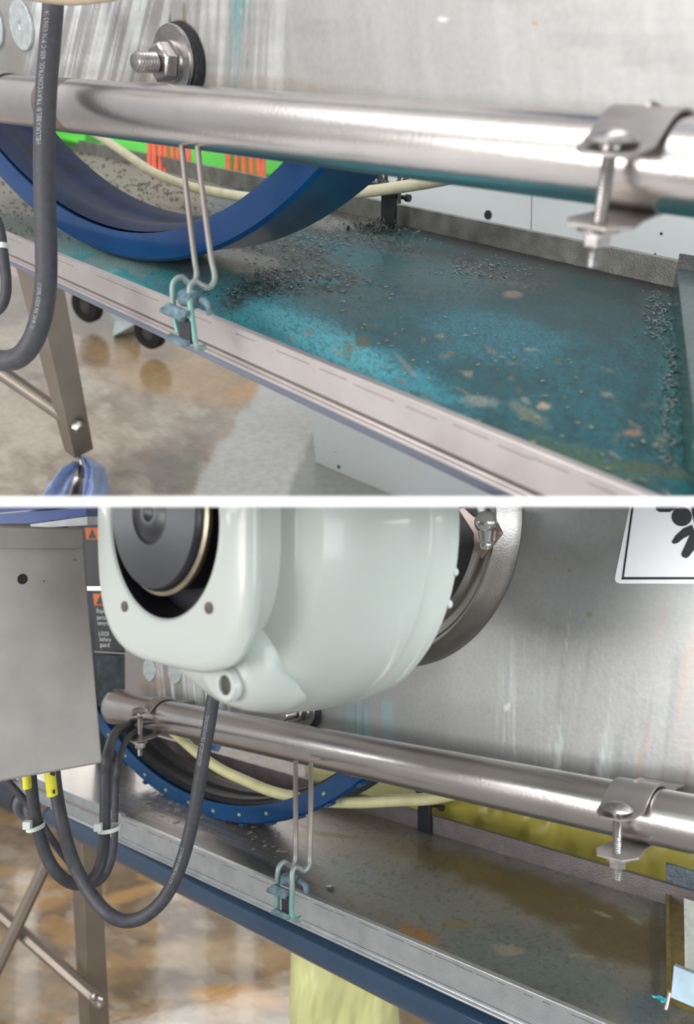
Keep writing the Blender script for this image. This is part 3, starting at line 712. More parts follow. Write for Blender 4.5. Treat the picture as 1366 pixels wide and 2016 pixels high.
mb = MB(); ax = Vector((-.1, -1, .1)).normalized(); mb.lathe(P(153, 838, 1.39), ax, [(.009, 0), (.010, .004), (.009, .009), (.004, .010)], 6); mb.lathe(P(140, 834, 1.39), ax, [(.004, 0), (.006, .004), (.005, .009), (.002, .010)], 8); mb.build('brace_bolt', BOLT(), tl)
mb = MB(); mb.tube([P(155, 880, 1.47), P(160, 905, 1.46), P(163, 935, 1.455)], [.006, .006, .0065], 12); mb.tube([P(163, 918, 1.455), P(164, 938, 1.45)], .010, 6); mb.tube([P(158, 940, 1.50), P(158, 978, 1.50)], [.02, .032], 24); mb.build('foot_screw', BOLT(), tl)
mb = MB()
def ribbon(mb, L, Rr, z, seed, th=.003):
    n, m = 26, 22; V = [[], []]
    for j in range(n):
        t = j/(n-1); l = P(*[np.interp(t, [0, .35, .7, 1], [q[k] for q in L]) for k in (0, 1)], z); r_ = P(*[np.interp(t, [0, .35, .7, 1], [q[k] for q in Rr]) for k in (0, 1)], z)
        for i in range(m):
            u = i/(m-1); f = .012*math.sin(u*9+seed+t*2)+.014*(float(fbm(np.array([u*5+seed]), np.array([t*4.0+seed]), 3)[0])-.5)
            p = l.lerp(r_, u)+Vector((0, f-.02*math.sin(u*math.pi), 0)); V[0].append(p); V[1].append(p+Vector((0, th, 0)))
    k = n*m; fs = []
    for j in range(n-1):
        for i in range(m-1):
            a = j*m+i; fs += [(a, a+1, a+m+1, a+m), (k+a, k+a+m, k+a+m+1, k+a+1)]
        fs += [(j*m, (j+1)*m, k+(j+1)*m, k+j*m), (j*m+m-1, k+j*m+m-1, k+(j+1)*m+m-1, (j+1)*m+m-1)]
    mb.add(V[0]+V[1], fs)
ribbon(mb, [(150, 908), (118, 922), (96, 952), (72, 1000)], [(158, 914), (150, 935), (142, 962), (128, 1000)], 1.44, 1)
ribbon(mb, [(166, 900), (172, 925), (168, 955), (160, 1000)], [(176, 900), (202, 920), (210, 955), (204, 1000)], 1.43, 4)
o = mb.build('blue_rag', mat('blue_plastic_film', (150, 168, 206), .35, 0, .22, 40, .8, 60)); tag(o, 'crumpled blue plastic wrap around the foot of the leg', 'plastic wrap')
# ---- castors and trolley seen below the tray
def castor(label, x, y, z, r, ax):
    t = thing('castor', label, 'castor', P(x, y, z)); c = P(x, y, z)
    MB().lathe(c, ax, [(r*.45, -.016), (r*.9, -.016), (r, -.010), (r, .010), (r*.9, .016), (r*.45, .016)], 32, closed=True, caps=False).build('tyre', mat('black_tyre', (28, 28, 32), .6), t)
    MB().lathe(c, ax, [(.003, -.012), (r*.46, -.012), (r*.46, .012), (.003, .012)], 20).build('hub', DARKSTEEL(), t)
axc = (nA+dA*.3).normalized()
castor('dark castor wheel under the upper tray, the left one', 172, 600, 2.35, .050, axc); castor('dark castor wheel under the upper tray, the right one', 296, 652, 2.15, .046, axc)
mb = MB(); mb.prism([P(206, 600, 2.3), P(250, 600, 2.25), P(262, 640, 2.25), P(222, 662, 2.3), P(226, 630, 2.3)], Vector((0, .12, .01))); o = mb.build('plastic_bin', mat('pale_blue_plastic', (196, 212, 216), .3)); tag(o, 'pale plastic container corner between the two castors', 'container')
# ---- green crates and orange strips beyond
GRN = mat('bright_green_plastic', (88, 214, 66), .45, 0, .12, 12)
for i, (x0, x1, yb0, yb1, lb) in enumerate(((104, 168, 270, 285, 'green crate seen behind the cable under the upper tube'), (196, 294, 296, 322, 'green crate left of the first orange bundle'), (366, 454, 322, 350, 'green crate between the two orange bundles'), (500, 575, 340, 356, 'green crate right of the orange bundles'))):
    z = 1.75-.05*i; t = thing('green_crate', lb, 'crate', P((x0+x1)/2, yb1, z), 'green crates behind the upper tray')
    mb = MB(); mb.prism([P(x0, 225, z), P(x1, 232, z-.02), P(x1, yb1, z-.02), P(x0, yb0, z)], Vector((.05, .16, 0))); mb.build('box', GRN, t, bevel=.004)
    mb = MB(); mb.box(P(x0-3, 240, z-.012), P(x1+3, 246, z-.032)-P(x0-3, 240, z-.012), Vector((0, 0, -.012)), Vector((0, .012, 0))); mb.build('rim', GRN, t, bevel=.001)
ORD = ['leftmost ', 'second from left ', 'third from left ', 'fourth from left ', 'fifth from left ', 'sixth from left ', 'seventh from left ', 'rightmost ']
ORG = mat('orange_plastic_strip', (232, 112, 78), .45, 0, .2, 30)
for gi, (xs, nm) in enumerate((((296, 306, 317, 328, 340, 350, 362, 372), 'orange strip in the left bundle behind the upper tray'), ((452, 466, 480, 494, 508, 518), 'orange strip in the right bundle behind the upper tray'))):
    for k, x in enumerate(xs):
        z = 1.45; a = P(x, 215, z); mb = MB(); w = random.uniform(4.6, 6.2)/1600*z
        mb.tube(smooth_path([a, P(x+random.uniform(-3, 3), 280, z+.01), P(x+random.uniform(-4, 4), 365, z)], 5), w, 8)
        o = mb.build('orange_strip', ORG); tag(o, ORD[k]+nm, 'plastic strip', nm.replace('orange strip in', 'orange strips in'))
# ---- white cabinet behind and below the tray
n0 = nA; cb = Pl(nA, TA.hit(704, 395)-nA*.10)
p1, p2, p3, p4 = cb.hit(566, 250), cb.hit(1500, 250), cb.hit(1560, 1040), cb.hit(632, 1040)
tcab = thing('white_cabinet', 'pale grey cabinet standing behind and below the upper tray', 'cabinet', p4)
mb = MB(); mid_t, mid_b = cb.hit(1049, 250), cb.hit(1035, 1040)
CAB = mat('pale_cabinet_paint', (206, 212, 212), .42, 0, .03, 8)
e1 = (mid_t-p1).normalized()*.0008
mb.prism([p1, mid_t-e1, mid_b-e1, p4], -nA*.3); lp_ = mb.build('left_panel', CAB, tcab)
mb = MB(); mb.prism([mid_t+e1, p2, p3, mid_b+e1], -nA*.3); rp2 = mb.build('right_panel', CAB, tcab)
for x, y, r in ((961, 423, .0062), (667, 919, .0038), (661, 890, .001), (1160, 450, .0015), (1190, 470, .001), (1302, 460, .0016), (1290, 500, .0012)): MB().lathe(cb.hit(x, y), nA, [(.0003, .0004), (r, .0004), (r, .0009), (.0003, .0009)], 20).build('dark_hole', BLACK(), lp_ if x < 1045 else rp2)
# beige underside of the motor at the very top
mb = MB(); mb.tube(smooth_path([P(40, -24, .62), P(100, -15, .60), P(150, -13, .59), (P(225, -22, .58))], 6), .0075, 14); o = mb.build('motor_edge', mat('beige_paint', (196, 176, 150), .5)); tag(o, 'beige curved housing edge at the very top left of the frame', 'housing edge')

# ================================================================== LOWER BAY: after
clip_lower()
pB0 = P(400, 1425.5, 1.031); pB1 = P(1366, 1622.5, .597)
dB3 = (pB1-pB0).normalized(); dB = Vector((dB3.x, dB3.y, 0)).normalized(); nB = dB.cross(UPB).normalized()
if nB.y > 0: nB = -nB
inB = -nB
WB = Pl(nB, pB0-nB*(RP+.028))
TB, RTB = levB(.42), levB(.406)
def railB(x): return RTB.hit(x, 1606+.4275*(x-234))
def backB(x): return TB.hit(x, 1645+.306*(x-866))
# ---- floor
def paint_floorB(X, Y):
    p = Paint(X, Y, (150, 134, 114)); p.r[:] = .12
    p.blend(sstep(.42, .62, fbm(X/90+5, Y/60+2, 5))*.7, (112, 94, 74)); p.blend(sstep(.48, .62, fbm(X/60+7, Y/26, 5))*.6, (184, 148, 98)); p.blend(sstep(.52, .64, fbm(X/50, Y/28+8, 5))*.5, (190, 182, 168))
    p.blob(450, 1960, 90, 24, (206, 156, 84), .8, 8); p.blob(260, 1760, 90, 14, (200, 160, 104), .7, -18); p.blob(420, 1880, 150, 40, (206, 184, 150), .6); p.blob(80, 1780, 60, 16, (176, 140, 92), .7, -10)
    p.blob(300, 1930, 90, 30, (128, 112, 92), .6); p.blob(60, 1950, 130, 60, (168, 154, 136), .6)
    return p
fb = levB(1.08)
fo = grid_obj('floor', [fb.hit(-900, 1420), fb.hit(1300, 1420), fb.hit(-500, 2500), fb.hit(1800, 2500)], 360, 300, paint_floorB, painted_mat('wet_concrete_lower', .35, 22, .002, .6, .10)); struct(fo)
# ---- steel side plate
def paint_wallB(X, Y):
    p = Paint(X, Y, (182, 184, 184)); p.r[:] = .40; p.m[:] = .75
    p.blend(sstep(.4, .7, fbm(X/160, Y/120, 4))*.4, (160, 160, 158))
    p.streaks((150, 152, 152), .5, 16, .5, 1080, 1500, .12, 2, y0=1280); p.streaks((206, 214, 216), .7, 6, .6, 1080, 1200, .1, 7, rough=.6, metal=.3, y0=1180)
    p.streaks((190, 170, 158), .6, 12, .6, 1200, 1420, .18, 9, y0=1180); p.streaks((205, 212, 216), .6, 5, .6, 980, 1060, .03, 4, rough=.6, y0=1250)
    p.streaks((208, 214, 214), .8, 6, .48, 300, 480, -.1, 3, rough=.6, metal=.2)
    p.streaks((70, 140, 140), .85, 4, .52, 660, 740, .02, 5, rough=.5, metal=.1, y0=1380); p.streaks((150, 196, 204), .6, 7, .45, 690, 800, .03, 15, rough=.5, y0=1380)
    p.blob(298, 1345, 46, 16, (120, 104, 72), .6, ws=16, metal=.2); p.blob(1093, 1100, 8, 5, (150, 130, 90), .9, ws=8, metal=0); p.blob(1120, 1123, 4, 4, (140, 80, 50), .9, metal=0); p.blob(1160, 1210, 6, 7, (160, 150, 110), .7)
    p.blob(998, 1392, 6, 9, (225, 230, 232), .8, 30, ws=6); p.blob(280, 1330, 60, 60, (170, 150, 144), .4)
    return p
bl = pipe_line(pB0-nB*(RP+.028)-UPB*.004, pB1-nB*(RP+.028)-UPB*.004, 246); br = pipe_line(pB0-nB*(RP+.028)-UPB*.004, pB1-nB*(RP+.028)-UPB*.004, 1560)
tl_ = bl.copy(); tl_.z = .004; tr_ = br.copy(); tr_.z = .004
o = grid_obj('steel_side_panel', [tl_, tr_, bl, br], 520, 180, paint_wallB, painted_mat('stained_steel_plate_lower', .15, 260, .0006, 0, .05), thick=.004)
tag(o, 'streaked grey steel machine plate behind the motor and warning sign', 'machine panel')
# ---- tray
tb = thing('drip_tray', 'long cleaned steel tray with olive-brown shade painted in, in the lower half', 'tray', TB.hit(900, 1750))
f0, f1 = railB(60), railB(1330)
RAILM = mat('satin_aluminium_clean', (186, 190, 192), .34, .75, .10, 60, .1, 600)
rail_bar(railB(234), f1, .031, inB, UPB).build('front_rail', RAILM, tb, bevel=.0005)
rail_bar(railB(30)+inB*.004, railB(236)+inB*.004, .029, inB, UPB).build('rail_extension', RAILM, tb, bevel=.0005)
sc = MB()
for i in range(22):
    x = 250+i*46+random.uniform(-10, 10); L = random.uniform(14, 55); q = random.choice([.0035, .0045, .004])
    a = railB(x); b = railB(x+L); sc.box(a+nB*.0002-UPB*q, b-a, -UPB*.0004, -nB*.0003)
sc.box(railB(240)+nB*.0002-UPB*.027, railB(1250)-railB(240), -UPB*.0004, -nB*.0003)
sc.build('scuff_lines', mat('scuff_dark', (70, 72, 76), .8), tb)['kind'] = 'stuff'
b0, b1 = backB(60), backB(1420)
mb = MB(); bh = .0225
mb.prism([b0, b0+UPB*bh, b0+UPB*bh+inB*.007, b0+UPB*(bh-.004)+inB*.007, b0+UPB*(bh-.002)+inB*.0015, b0+inB*.0015], b1-b0)
mb.build('back_rail', mat('dark_rail_steel', (118, 112, 112), .45, .5, .15, 50, .2, 500), tb, bevel=.0004)
def paint_trayB(X, Y):
    p = Paint(X, Y, (134, 132, 124)); p.r[:] = .36; p.m[:] = .3
    n = fbm(X/90, Y/40, 5); p.blend(sstep(.4, .65, n)*.5, (112, 110, 102))
    p.blend(1-sstep(560, 760, X+.4*(Y-1650)), (158, 152, 148), metal=.6, rough=.34)
    p.blob(330, 1640, 120, 22, (88, 82, 78), .7, 22); p.blob(480, 1690, 120, 16, (70, 74, 72), .75, 24)
    p.blob(360, 1580, 120, 30, (160, 152, 148), .6, 10)
    p.blob(720, 1600, 160, 30, (120, 114, 86), .7, 12); p.blob(650, 1645, 60, 12, (150, 144, 120), .7, 4); p.blob(660, 1645, 50, 5, (84, 92, 72), .6, 6, ws=12)
    p.blob(1080, 1770, 260, 42, (98, 84, 44), .9, 20, ws=60); p.blob(1210, 1860, 120, 40, (96, 80, 40), .85, 14); p.blob(870, 1690, 160, 26, (112, 98, 62), .7, 14); p.blob(740, 1590, 120, 12, (80, 76, 60), .6, 14)  # olive-brown of shaded steel painted into the tray colour
    p.blob(1040, 1900, 240, 70, (106, 122, 120), .8, 20, rough=.22); p.blob(820, 1770, 170, 50, (124, 134, 128), .6, 20); p.blob(680, 1720, 90, 30, (130, 142, 142), .6, 20)
    p.blob(820, 1838, 44, 14, (168, 120, 54), .85, 22, ws=14); p.blob(900, 1820, 40, 12, (136, 120, 66), .7, 8); p.blob(1000, 1870, 34, 12, (158, 150, 140), .8, 6, ws=14)
    p.blob(652, 1750, 9, 7, (36, 80, 74), .9, ws=8, h=.001); p.blob(1270, 1990, 60, 40, (96, 118, 130), .8); p.blob(1290, 1860, 14, 120, (70, 66, 44), .7)
    for cx, cy, rx, ry, a in ((1140, 1882, 34, 5, 4), (1185, 1800, 26, 4, 20), (1250, 1812, 20, 4, 30)): p.blob(cx, cy, rx, ry, (150, 146, 112), .8, a, ws=10, h=.0004)
    sp = sstep(.66, .72, fbm(X/9, Y/5, 3))*(X > 640); p.blend(sp*.5, (84, 84, 66))
    p.streaks((90, 88, 84), .4, 8, .55, 200, 640, -2.4, 3)
    return p
o = grid_obj('tray_floor', [b0+UPB*.0004, b1+UPB*.0004, railB(30)-UPB*.0125+inB*.0015, railB(1400)-UPB*.0125+inB*.0015], 700, 240, paint_trayB, painted_mat('shade_toned_steel_tray', .3, 180, .0008, .25, .10), tb, thick=.002)
# flakes of grey silt left in the lower tray
mb = MB(); rr = random.Random(21)
for i in range(60):
    x = rr.choice([rr.uniform(200, 420), rr.uniform(230, 400), rr.uniform(400, 560)]); 
    y = 1540+.30*(x-200)+rr.uniform(-12, 46)
    p = TB.hit(x, y)+UPB*.001; s = rr.uniform(.001, .0042); a = rr.uniform(-.5, .5); f = dB*math.cos(a)+inB*math.sin(a); g = -dB*math.sin(a)+inB*math.cos(a)
    vs = [p+f*s*math.cos(k*.9)*rr.uniform(.6, 1.2)+g*s*1.4*math.sin(k*.9)*rr.uniform(.6, 1.2) for k in range(7)]
    mb.prism(vs, UPB*.0006)
o = mb.build('silt_flakes', mat('dry_silt', (150, 142, 134), .7, 0, .3, 300)); tag(o, 'dry grey silt flakes on the lower tray near the blue wheel', 'silt flakes', kind='stuff')
clump('dark_specks', 'small dark specks on the lower tray beneath the wire hanger', TB.hit(560, 1655), dB, UPB, inB, 12, .05, .0018, GR, seed=14)
# ---- blue-grey conduit
def cB(x): return P(x, {84: 1606, 860: 1985}[x], 1/{84: .62, 860: 1.53}[x])
ca, cb_ = P(84, 1597, 1/.60), P(790, 1941, 1/1.12)
cdv = cb_-ca
tcn = thing('blue_grey_conduit', 'thick blue-grey conduit running below the lower tray rail', 'conduit', ca)
MB().tube([ca+cdv*(-.02), cb_+cdv*.25], .0205, 36).build('pipe', mat('blue_grey_pvc', (54, 80, 106), .2, .25, .08, 12, .04, 100, coat=.3), tcn)
e = cdv.normalized()
mb = MB(); mb.tube([ca-e*.11, ca-e*.0], [.024, .025], 32); mb.tube([ca-e*.30, ca-e*.10], .030, 32); mb.build('black_coupling', mat('dark_coupling', (48, 58, 70), .4, 0, .1), tcn)
mb = MB(); mb.tube([ca-e*.085, ca-e*.065], .032, 32); mb.tube([ca-e*.03, ca-e*.012], .028, 32); mb.build('coupling_rings', mat('grey_ring', (130, 134, 138), .35, .4), tcn)
mb = MB(); mb.tube([ca+e*.03, ca+e*.055], .0225, 32); mb.build('brass_band', mat('brown_band', (120, 104, 96), .4, .4), tcn)
# ---- pipe
tp = thing('steel_tube', 'round steel tube with flared open end below the motor', 'tube', pB0)
a = pipe_line(pB0, pB1, 228); b = pipe_line(pB0, pB1, 1500)
dd = (b-a).normalized()
pts = [a, a+dd*.003, a+dd*.012, a+dd*.03, a+dd*.055]+[a.lerp(b, t) for t in (.15, .3, .5, .7, .85, 1)]
MB().tube(pts, [RP*1.12, RP*1.22, RP*1.2, RP*1.08, RP, RP, RP, RP, RP, RP, RP], 48, caps=True).build('tube_body', PIPE(), tp)
saddle_clamp('clamp with mushroom-head bolt at the right of the lower tube', None, pipe_line(pB0, pB1, 1254), dB3, UPB, nB, w=.034, bolt_l=.040)
saddle_clamp('clamp and long bolt near the flared end of the lower tube', None, pipe_line(pB0, pB1, 318), dB3, UPB, nB, w=.020, bolt_l=.046)
wall_bolt('nut and bolt half hidden under the lower motor', WB, 606, 1398, nB, UPB, 1.0, dB)
for (x, y, lb) in ((296, 1318, 'round zinc disc under the motor, the left one'), (346, 1322, 'round zinc disc under the motor, the right one')):
    mb = MB(); c0 = WB.hit(x, y); r = .0165; mb.lathe(c0, nB, [(.001, .0002), (r, .0002), (r, .0022), (r*.97, .003), (.001, .003)], 40)
    o = mb.build('zinc_disc', mat('zinc_plate', (188, 196, 196), .5, .5, .18, 120, .3, 400)); tag(o, lb, 'disc', 'zinc discs on the lower plate')
# ---- wheel
fitB = [(250, 1500), (300, 1560), (360, 1600), (420, 1614), (480, 1618), (560, 1607), (640, 1580), (730, 1540)]
blueB = mat('blue_plastic_lower', (4, 60, 104), .3, 0, .2, 24, .05, 60, coat=.3)
wt, wc, wr = make_wheel('blue toothed wheel rim in the lower tray below the tube', 'hollow_drum', WB, nB, dB, UPB, -.007, fitB, .06, .024, blueB, inner=mat('black_navy_inside', (12, 16, 22), .7, 0, .4, 30, .2, 80))
mb = MB(); md = MB()
ref = UPB
for k in range(56):
    a = 2*math.pi*k/56; rv = dB*math.cos(a)+UPB*math.sin(a); tv = -dB*math.sin(a)+UPB*math.cos(a)
    c = wc+rv*(wr-.001)
    mb.box(c-tv*.004+nB*.0012, tv*.008, rv*.0035, -nB*.010)
    if k % 1 == 0:
        c = wc+rv*(wr-.013)+nB*.0009; md.box(c-tv*.003-rv*.0018, tv*.006, rv*.0036, nB*.0006)
mb.build('rim_teeth', blueB, wt, bevel=.0006)['kind'] = 'stuff'
md.build('pale_marks', mat('pale_green_marks', (130, 158, 132), .6, 0, .5, 200), wt)['kind'] = 'stuff'
# ---- hose
hp = [P(340, 1440, 1.16), P(385, 1480, 1.13), P(430, 1512, 1.10), P(480, 1536, 1.07), P(540, 1560, 1.03), P(620, 1576, .99), P(700, 1580, .96), P(780, 1576, .93), P(850, 1572, .90), P(920, 1556, .87), P(980, 1536, .85)]
o = MB().tube(smooth_path(hp, 8), .0068, 14).build('cream_hose', mat('yellowish_hose_plastic', (200, 196, 150), .4, 0, .1, 60, .1, 300)); tag(o, 'yellowed plastic hose curving behind the lower blue wheel', 'hose')
bB = TB.hit(839, 1637); t = bracket(None, bB, bB+UPB*.075, 'black bracket holding the hose at the lower back rail', 1, UPB, dB, w=.020)
# ---- hanger and clip
hanger('bent steel wire pair hanging from the lower tube to the tray rail',
       [(582, 1500, .86), (582, 1560, .815), (582, 1640, .785), (582, 1685, .78), (579, 1698, .778), (571, 1704, .776), (561, 1698, .773), (552, 1703, .77), (547, 1716, .768), (546, 1745, .768), (546, 1792, .768)],
       [(612, 1505, .85), (612, 1560, .80), (611, 1640, .775), (610, 1690, .77), (608, 1704, .767), (599, 1714, .764), (588, 1709, .761), (580, 1708, .758), (575, 1720, .755), (575, 1745, .753), (574, 1790, .753), (576, 1806, .753), (584, 1811, .757), (592, 1808, .76)], RODB, .0026)
clip('black and teal-stained plastic clip on the lower tray rail', lambda x, y: P(531+x*.84, 1741+y*.80, .768-.0003*x), dB, UPB, nB, .76)
# ---- end bracket, lower right
te = thing('end_bracket', 'olive-brown channel bracket at the right end of the lower tray', 'bracket', TB.hit(1340, 1800))
z_ = TB.hit(1306, 1800).y
pa, pb = TB.hit(1310, 1775), TB.hit(1312, 1975)
mb = MB(); mb.prism([pa, pb, pb+dB*.004, pa+dB*.004], UPB*.012); mb.prism([pa+UPB*.0005, pb+UPB*.0005, pb+dB*.08+UPB*.0005, pa+dB*.08+UPB*.0005], UPB*.004)
mb.build('channel', mat('olive_brown_steel', (120, 106, 56), .4, .2, .3, 90, .4, 200), te, bevel=.0005)  # channel in an olive-brown tone
mb = MB(); p0 = pa+UPB*.012; mb.prism([p0, p0+dB*.08, p0+dB*.08+inB*.003, p0+inB*.003], UPB*.030); mb.build('back_tab', mat('grimy_blue_steel', (100, 110, 120), .4, .5, .25, 80, .3, 300), te, bevel=.0005)
mb = MB(); q0 = P(1346, 1775, .69); q1 = P(1348, 1905, .64); mb.prism([q0, q1, q1+dB*.05, q0+dB*.05], Vector((0, 0, .003))); mb.build('white_plate', mat('spattered_white_plate', (176, 180, 172), .4, 0, .15, 200), te)
mb = MB(); q0 = P(1330, 1896, .625); mb.prism([q0, P(1324, 1960, .615), P(1324, 1960, .615)+dB*.05, q0+dB*.05], nB*.004); mb.build('front_tab', mat('pale_blue_steel', (160, 180, 194), .35, .6, .12, 80), te, bevel=.0005)  # tab in a pale blue steel tone
mb = MB(); mb.tube([P(1318, 1955, .615), P(1310, 1988, .61)], .0016, 10); mb.build('pin', BOLT(), te)
clump('teal_crumb', 'bright teal crumb beside the bracket in the lower tray corner', P(1301, 1968, .625), dB, UPB, inB, 30, .0022, .0018, mat('bright_teal_crumb', (60, 190, 200), .4, 0, .3, 400), seed=31)
# ---- yellow bags
def bag(label, c00, c10, c01, c11, thick, m, seed=0, amp=.012, fold=26):
    n0, n1 = 70, 40; nrm = (c10-c00).cross(c01-c00).normalized()
    if nrm.dot(c00) > 0: nrm = -nrm
    V = []
    for s_ in (1, -1):
        for j in range(n1):
            for i in range(n0):
                u, v = i/(n0-1), j/(n1-1); p = (c00*(1-u)+c10*u)*(1-v)+(c01*(1-u)+c11*u)*v
                ed = min(1, 6*min(u, 1-u))**.5
                w = float(fbm(np.array([u*fold*.35+seed+v*2.0]), np.array([v*3.0+seed]), 3)[0])
                V.append(p+nrm*(s_*thick*ed*.5+amp*(w-.5)*2*(1 if s_ > 0 else .3)))
    mb = MB(); k = n0*n1; fs = []
    for j in range(n1-1):
        for i in range(n0-1):
            a = j*n0+i; fs += [(a, a+1, a+n0+1, a+n0), (k+a, k+a+n0, k+a+n0+1, k+a+1)]
    for i in range(n0-1): fs += [(i, k+i, k+i+1, i+1), ((n1-1)*n0+i, (n1-1)*n0+i+1, k+(n1-1)*n0+i+1, k+(n1-1)*n0+i)]
    for j in range(n1-1): fs += [(j*n0, (j+1)*n0, k+(j+1)*n0, k+j*n0), (j*n0+n0-1, k+j*n0+n0-1, k+(j+1)*n0+n0-1, (j+1)*n0+n0-1)]
    mb.add(V, fs); o = mb.build('yellow_bag', m, smooth=80); tag(o, label, 'plastic bag', 'yellow plastic bags'); return o
YEL = mat('yellow_film', (220, 220, 158), .35, 0, .10, 10, .2, 40); OLV = mat('olive_yellow_film', (150, 140, 56), .4, 0, .14, 10, .2, 40)
bag('olive yellow plastic bag behind the back rail at right', P(845, 1500, 1.12), P(1480, 1540, .98), P(880, 1900, 1.12), P(1480, 1900, .98), .05, OLV, 3, .022)
bag('pale yellow plastic bag behind the blue wheel', P(600, 1440, 1.34), P(885, 1460, 1.2), P(620, 1800, 1.34), P(890, 1800, 1.2), .04, mat('pale_yellow_film', (222, 222, 160), .35, 0, .08, 10), 8, .012)
bag('pale yellow plastic bag hanging below the blue-grey conduit', P(576, 1700, 1.40), P(770, 1760, 1.36), P(572, 2070, 1.40), P(790, 2070, 1.36), .10, YEL, 5, .02, 18)
mb = MB(); mb.prism([P(420, 1420, 1.9), P(600, 1420, 1.85), P(600, 1545, 1.85), P(420, 1500, 1.9)], Vector((0, .2, 0))); o = mb.build('white_box', mat('off_white_box', (214, 212, 208), .5)); tag(o, 'blurred white box seen between lower tube and tray', 'box')
mb = MB(); mb.prism([P(395, 1462, 1.6), P(424, 1466, 1.6), P(424, 1492, 1.6), P(395, 1488, 1.6)], Vector((0, .1, 0))); o = mb.build('blue_box', mat('blue_box_paint', (70, 120, 190), .4)); tag(o, 'small blue block seen beyond the lower black cable', 'box')
# ---- legs and braces
def leg_frame():
    t = thing('leg_frame', 'steel leg with crossed braces at bottom left of the frame', 'leg frame', P(190, 2060, 1.62))
    mb = MB(); zt, zb = 1.58, 1.60
    A_, B_, C_, G_ = P(137, 1640, zt+.03), P(160, 1640, zt), P(196, 1640, zt+.03), P(170, 1630, zt+.09)
    D_, E_, F_, H_ = P(158, 2058, zb+.03), P(178, 2066, zb), P(218, 2058, zb+.03), P(190, 2040, zb+.09)
    mb.add([A_, B_, C_, G_, D_, E_, F_, H_], [(0, 1, 5, 4), (1, 2, 6, 5), (2, 3, 7, 6), (3, 0, 4, 7), (0, 3, 2, 1), (4, 5, 6, 7)]); mb.build('leg', M_LEG, t, bevel=.001)
    mb = MB(); mb.tube([P(-60, 1745, 1.66), P(196, 1972, 1.55)], .0125, 8); mb.build('brace', M_LEG, t)
    mb = MB(); mb.tube([P(96, 1690, 1.60), P(-60, 2020, 1.56)], .0125, 8); mb.build('brace', M_LEG, t)
    mb = MB(); mb.lathe(P(197, 1972, 1.535), (-.3, -1, 0), [(.009, 0), (.010, .005), (.008, .010), (.004, .011)], 6); mb.lathe(P(185, 1962, 1.535), (-.3, -1, 0), [(.006, 0), (.007, .005), (.003, .008)], 10); mb.build('brace_bolt', BOLT(), t)
leg_frame()
# ---- cables and ties
TAGM = mat('yellow_tag', (222, 214, 60), .45, 0, .08)
t, pth = cable('black_cable', 'black printed cable in a wide loop from motor to grey box', [(425, 1345, .70), (418, 1385, .70), (411, 1430, .70), (402, 1480, .70), (394, 1530, .70), (386, 1580, .70), (376, 1630, .70), (363, 1680, .70), (345, 1730, .70), (318, 1775, .70), (282, 1805, .70), (245, 1813, .70), (212, 1798, .70), (180, 1762, .71), (150, 1710, .72), (132, 1660, .72), (120, 1610, .72), (111, 1560, .73), (104, 1500, .74)], .0058)
mb = MB(); rp_ = list(reversed(pth))
text_path(mb, 'HELUKABEL\u00ae TRAYCONTROL', rp_, .0058, dist_at(rp_, (398, 1502)), .0050, .5, .60)
mb.build('cable_print', PRINT, t); mb = MB()
text_path(mb, 'CE P/N 38605 63063 LT', rp_, .0058, dist_at(rp_, (346, 1735)), .0040, .5, .75)
mb.build('cable_print', PRINT, t)
mb = MB(); mb.tube([P(97, 1512, .722), P(103, 1566, .722)], .0048, 12); ytag = mb.build('yellow_tag', TAGM, t.parent)
# slots on the tag
mb = MB(); mb.box(P(99, 1520, .715), P(107, 1522, .715)-P(99, 1520, .715), P(99, 1526, .715)-P(99, 1520, .715), Vector((0, .002, 0))); mb.box(P(104, 1556, .715), P(107, 1556, .715)-P(104, 1556, .715), P(104, 1563, .715)-P(104, 1556, .715), Vector((0, .002, 0))); mb.build('tag_slot', BLACK(), ytag)
t, pth = cable('black_cable', 'black cable from the flared tube end looping under the grey box', [(262, 1424, 1.14), (230, 1440, 1.05), (213, 1480, .88), (208, 1530, .86), (207, 1590, .85), (206, 1640, .84), (202, 1685, .82), (190, 1720, .81), (168, 1738, .80), (140, 1738, .79), (112, 1718, .78), (92, 1686, .78), (78, 1645, .78), (68, 1600, .78), (62, 1550, .78), (58, 1500, .78)], .0058)
mb = MB(); mb.tube([P(52, 1520, .772), P(54, 1552, .772)], .0042, 12); ytag = mb.build('yellow_tag', TAGM, t.parent)
t, pth = cable('thin_black_cable', 'thinner black cable beside the cable from the tube end', [(275, 1434, 1.14), (250, 1455, 1.02), (234, 1500, .90), (228, 1550, .89), (226, 1610, .88), (225, 1660, .87), (218, 1700, .86), (204, 1728, .85), (184, 1740, .84), (160, 1725, .83), (130, 1690, .82), (100, 1650, .80), (84, 1625, .80), (60, 1590, .80), (30, 1555, .80), (-10, 1510, .80)], .0036)
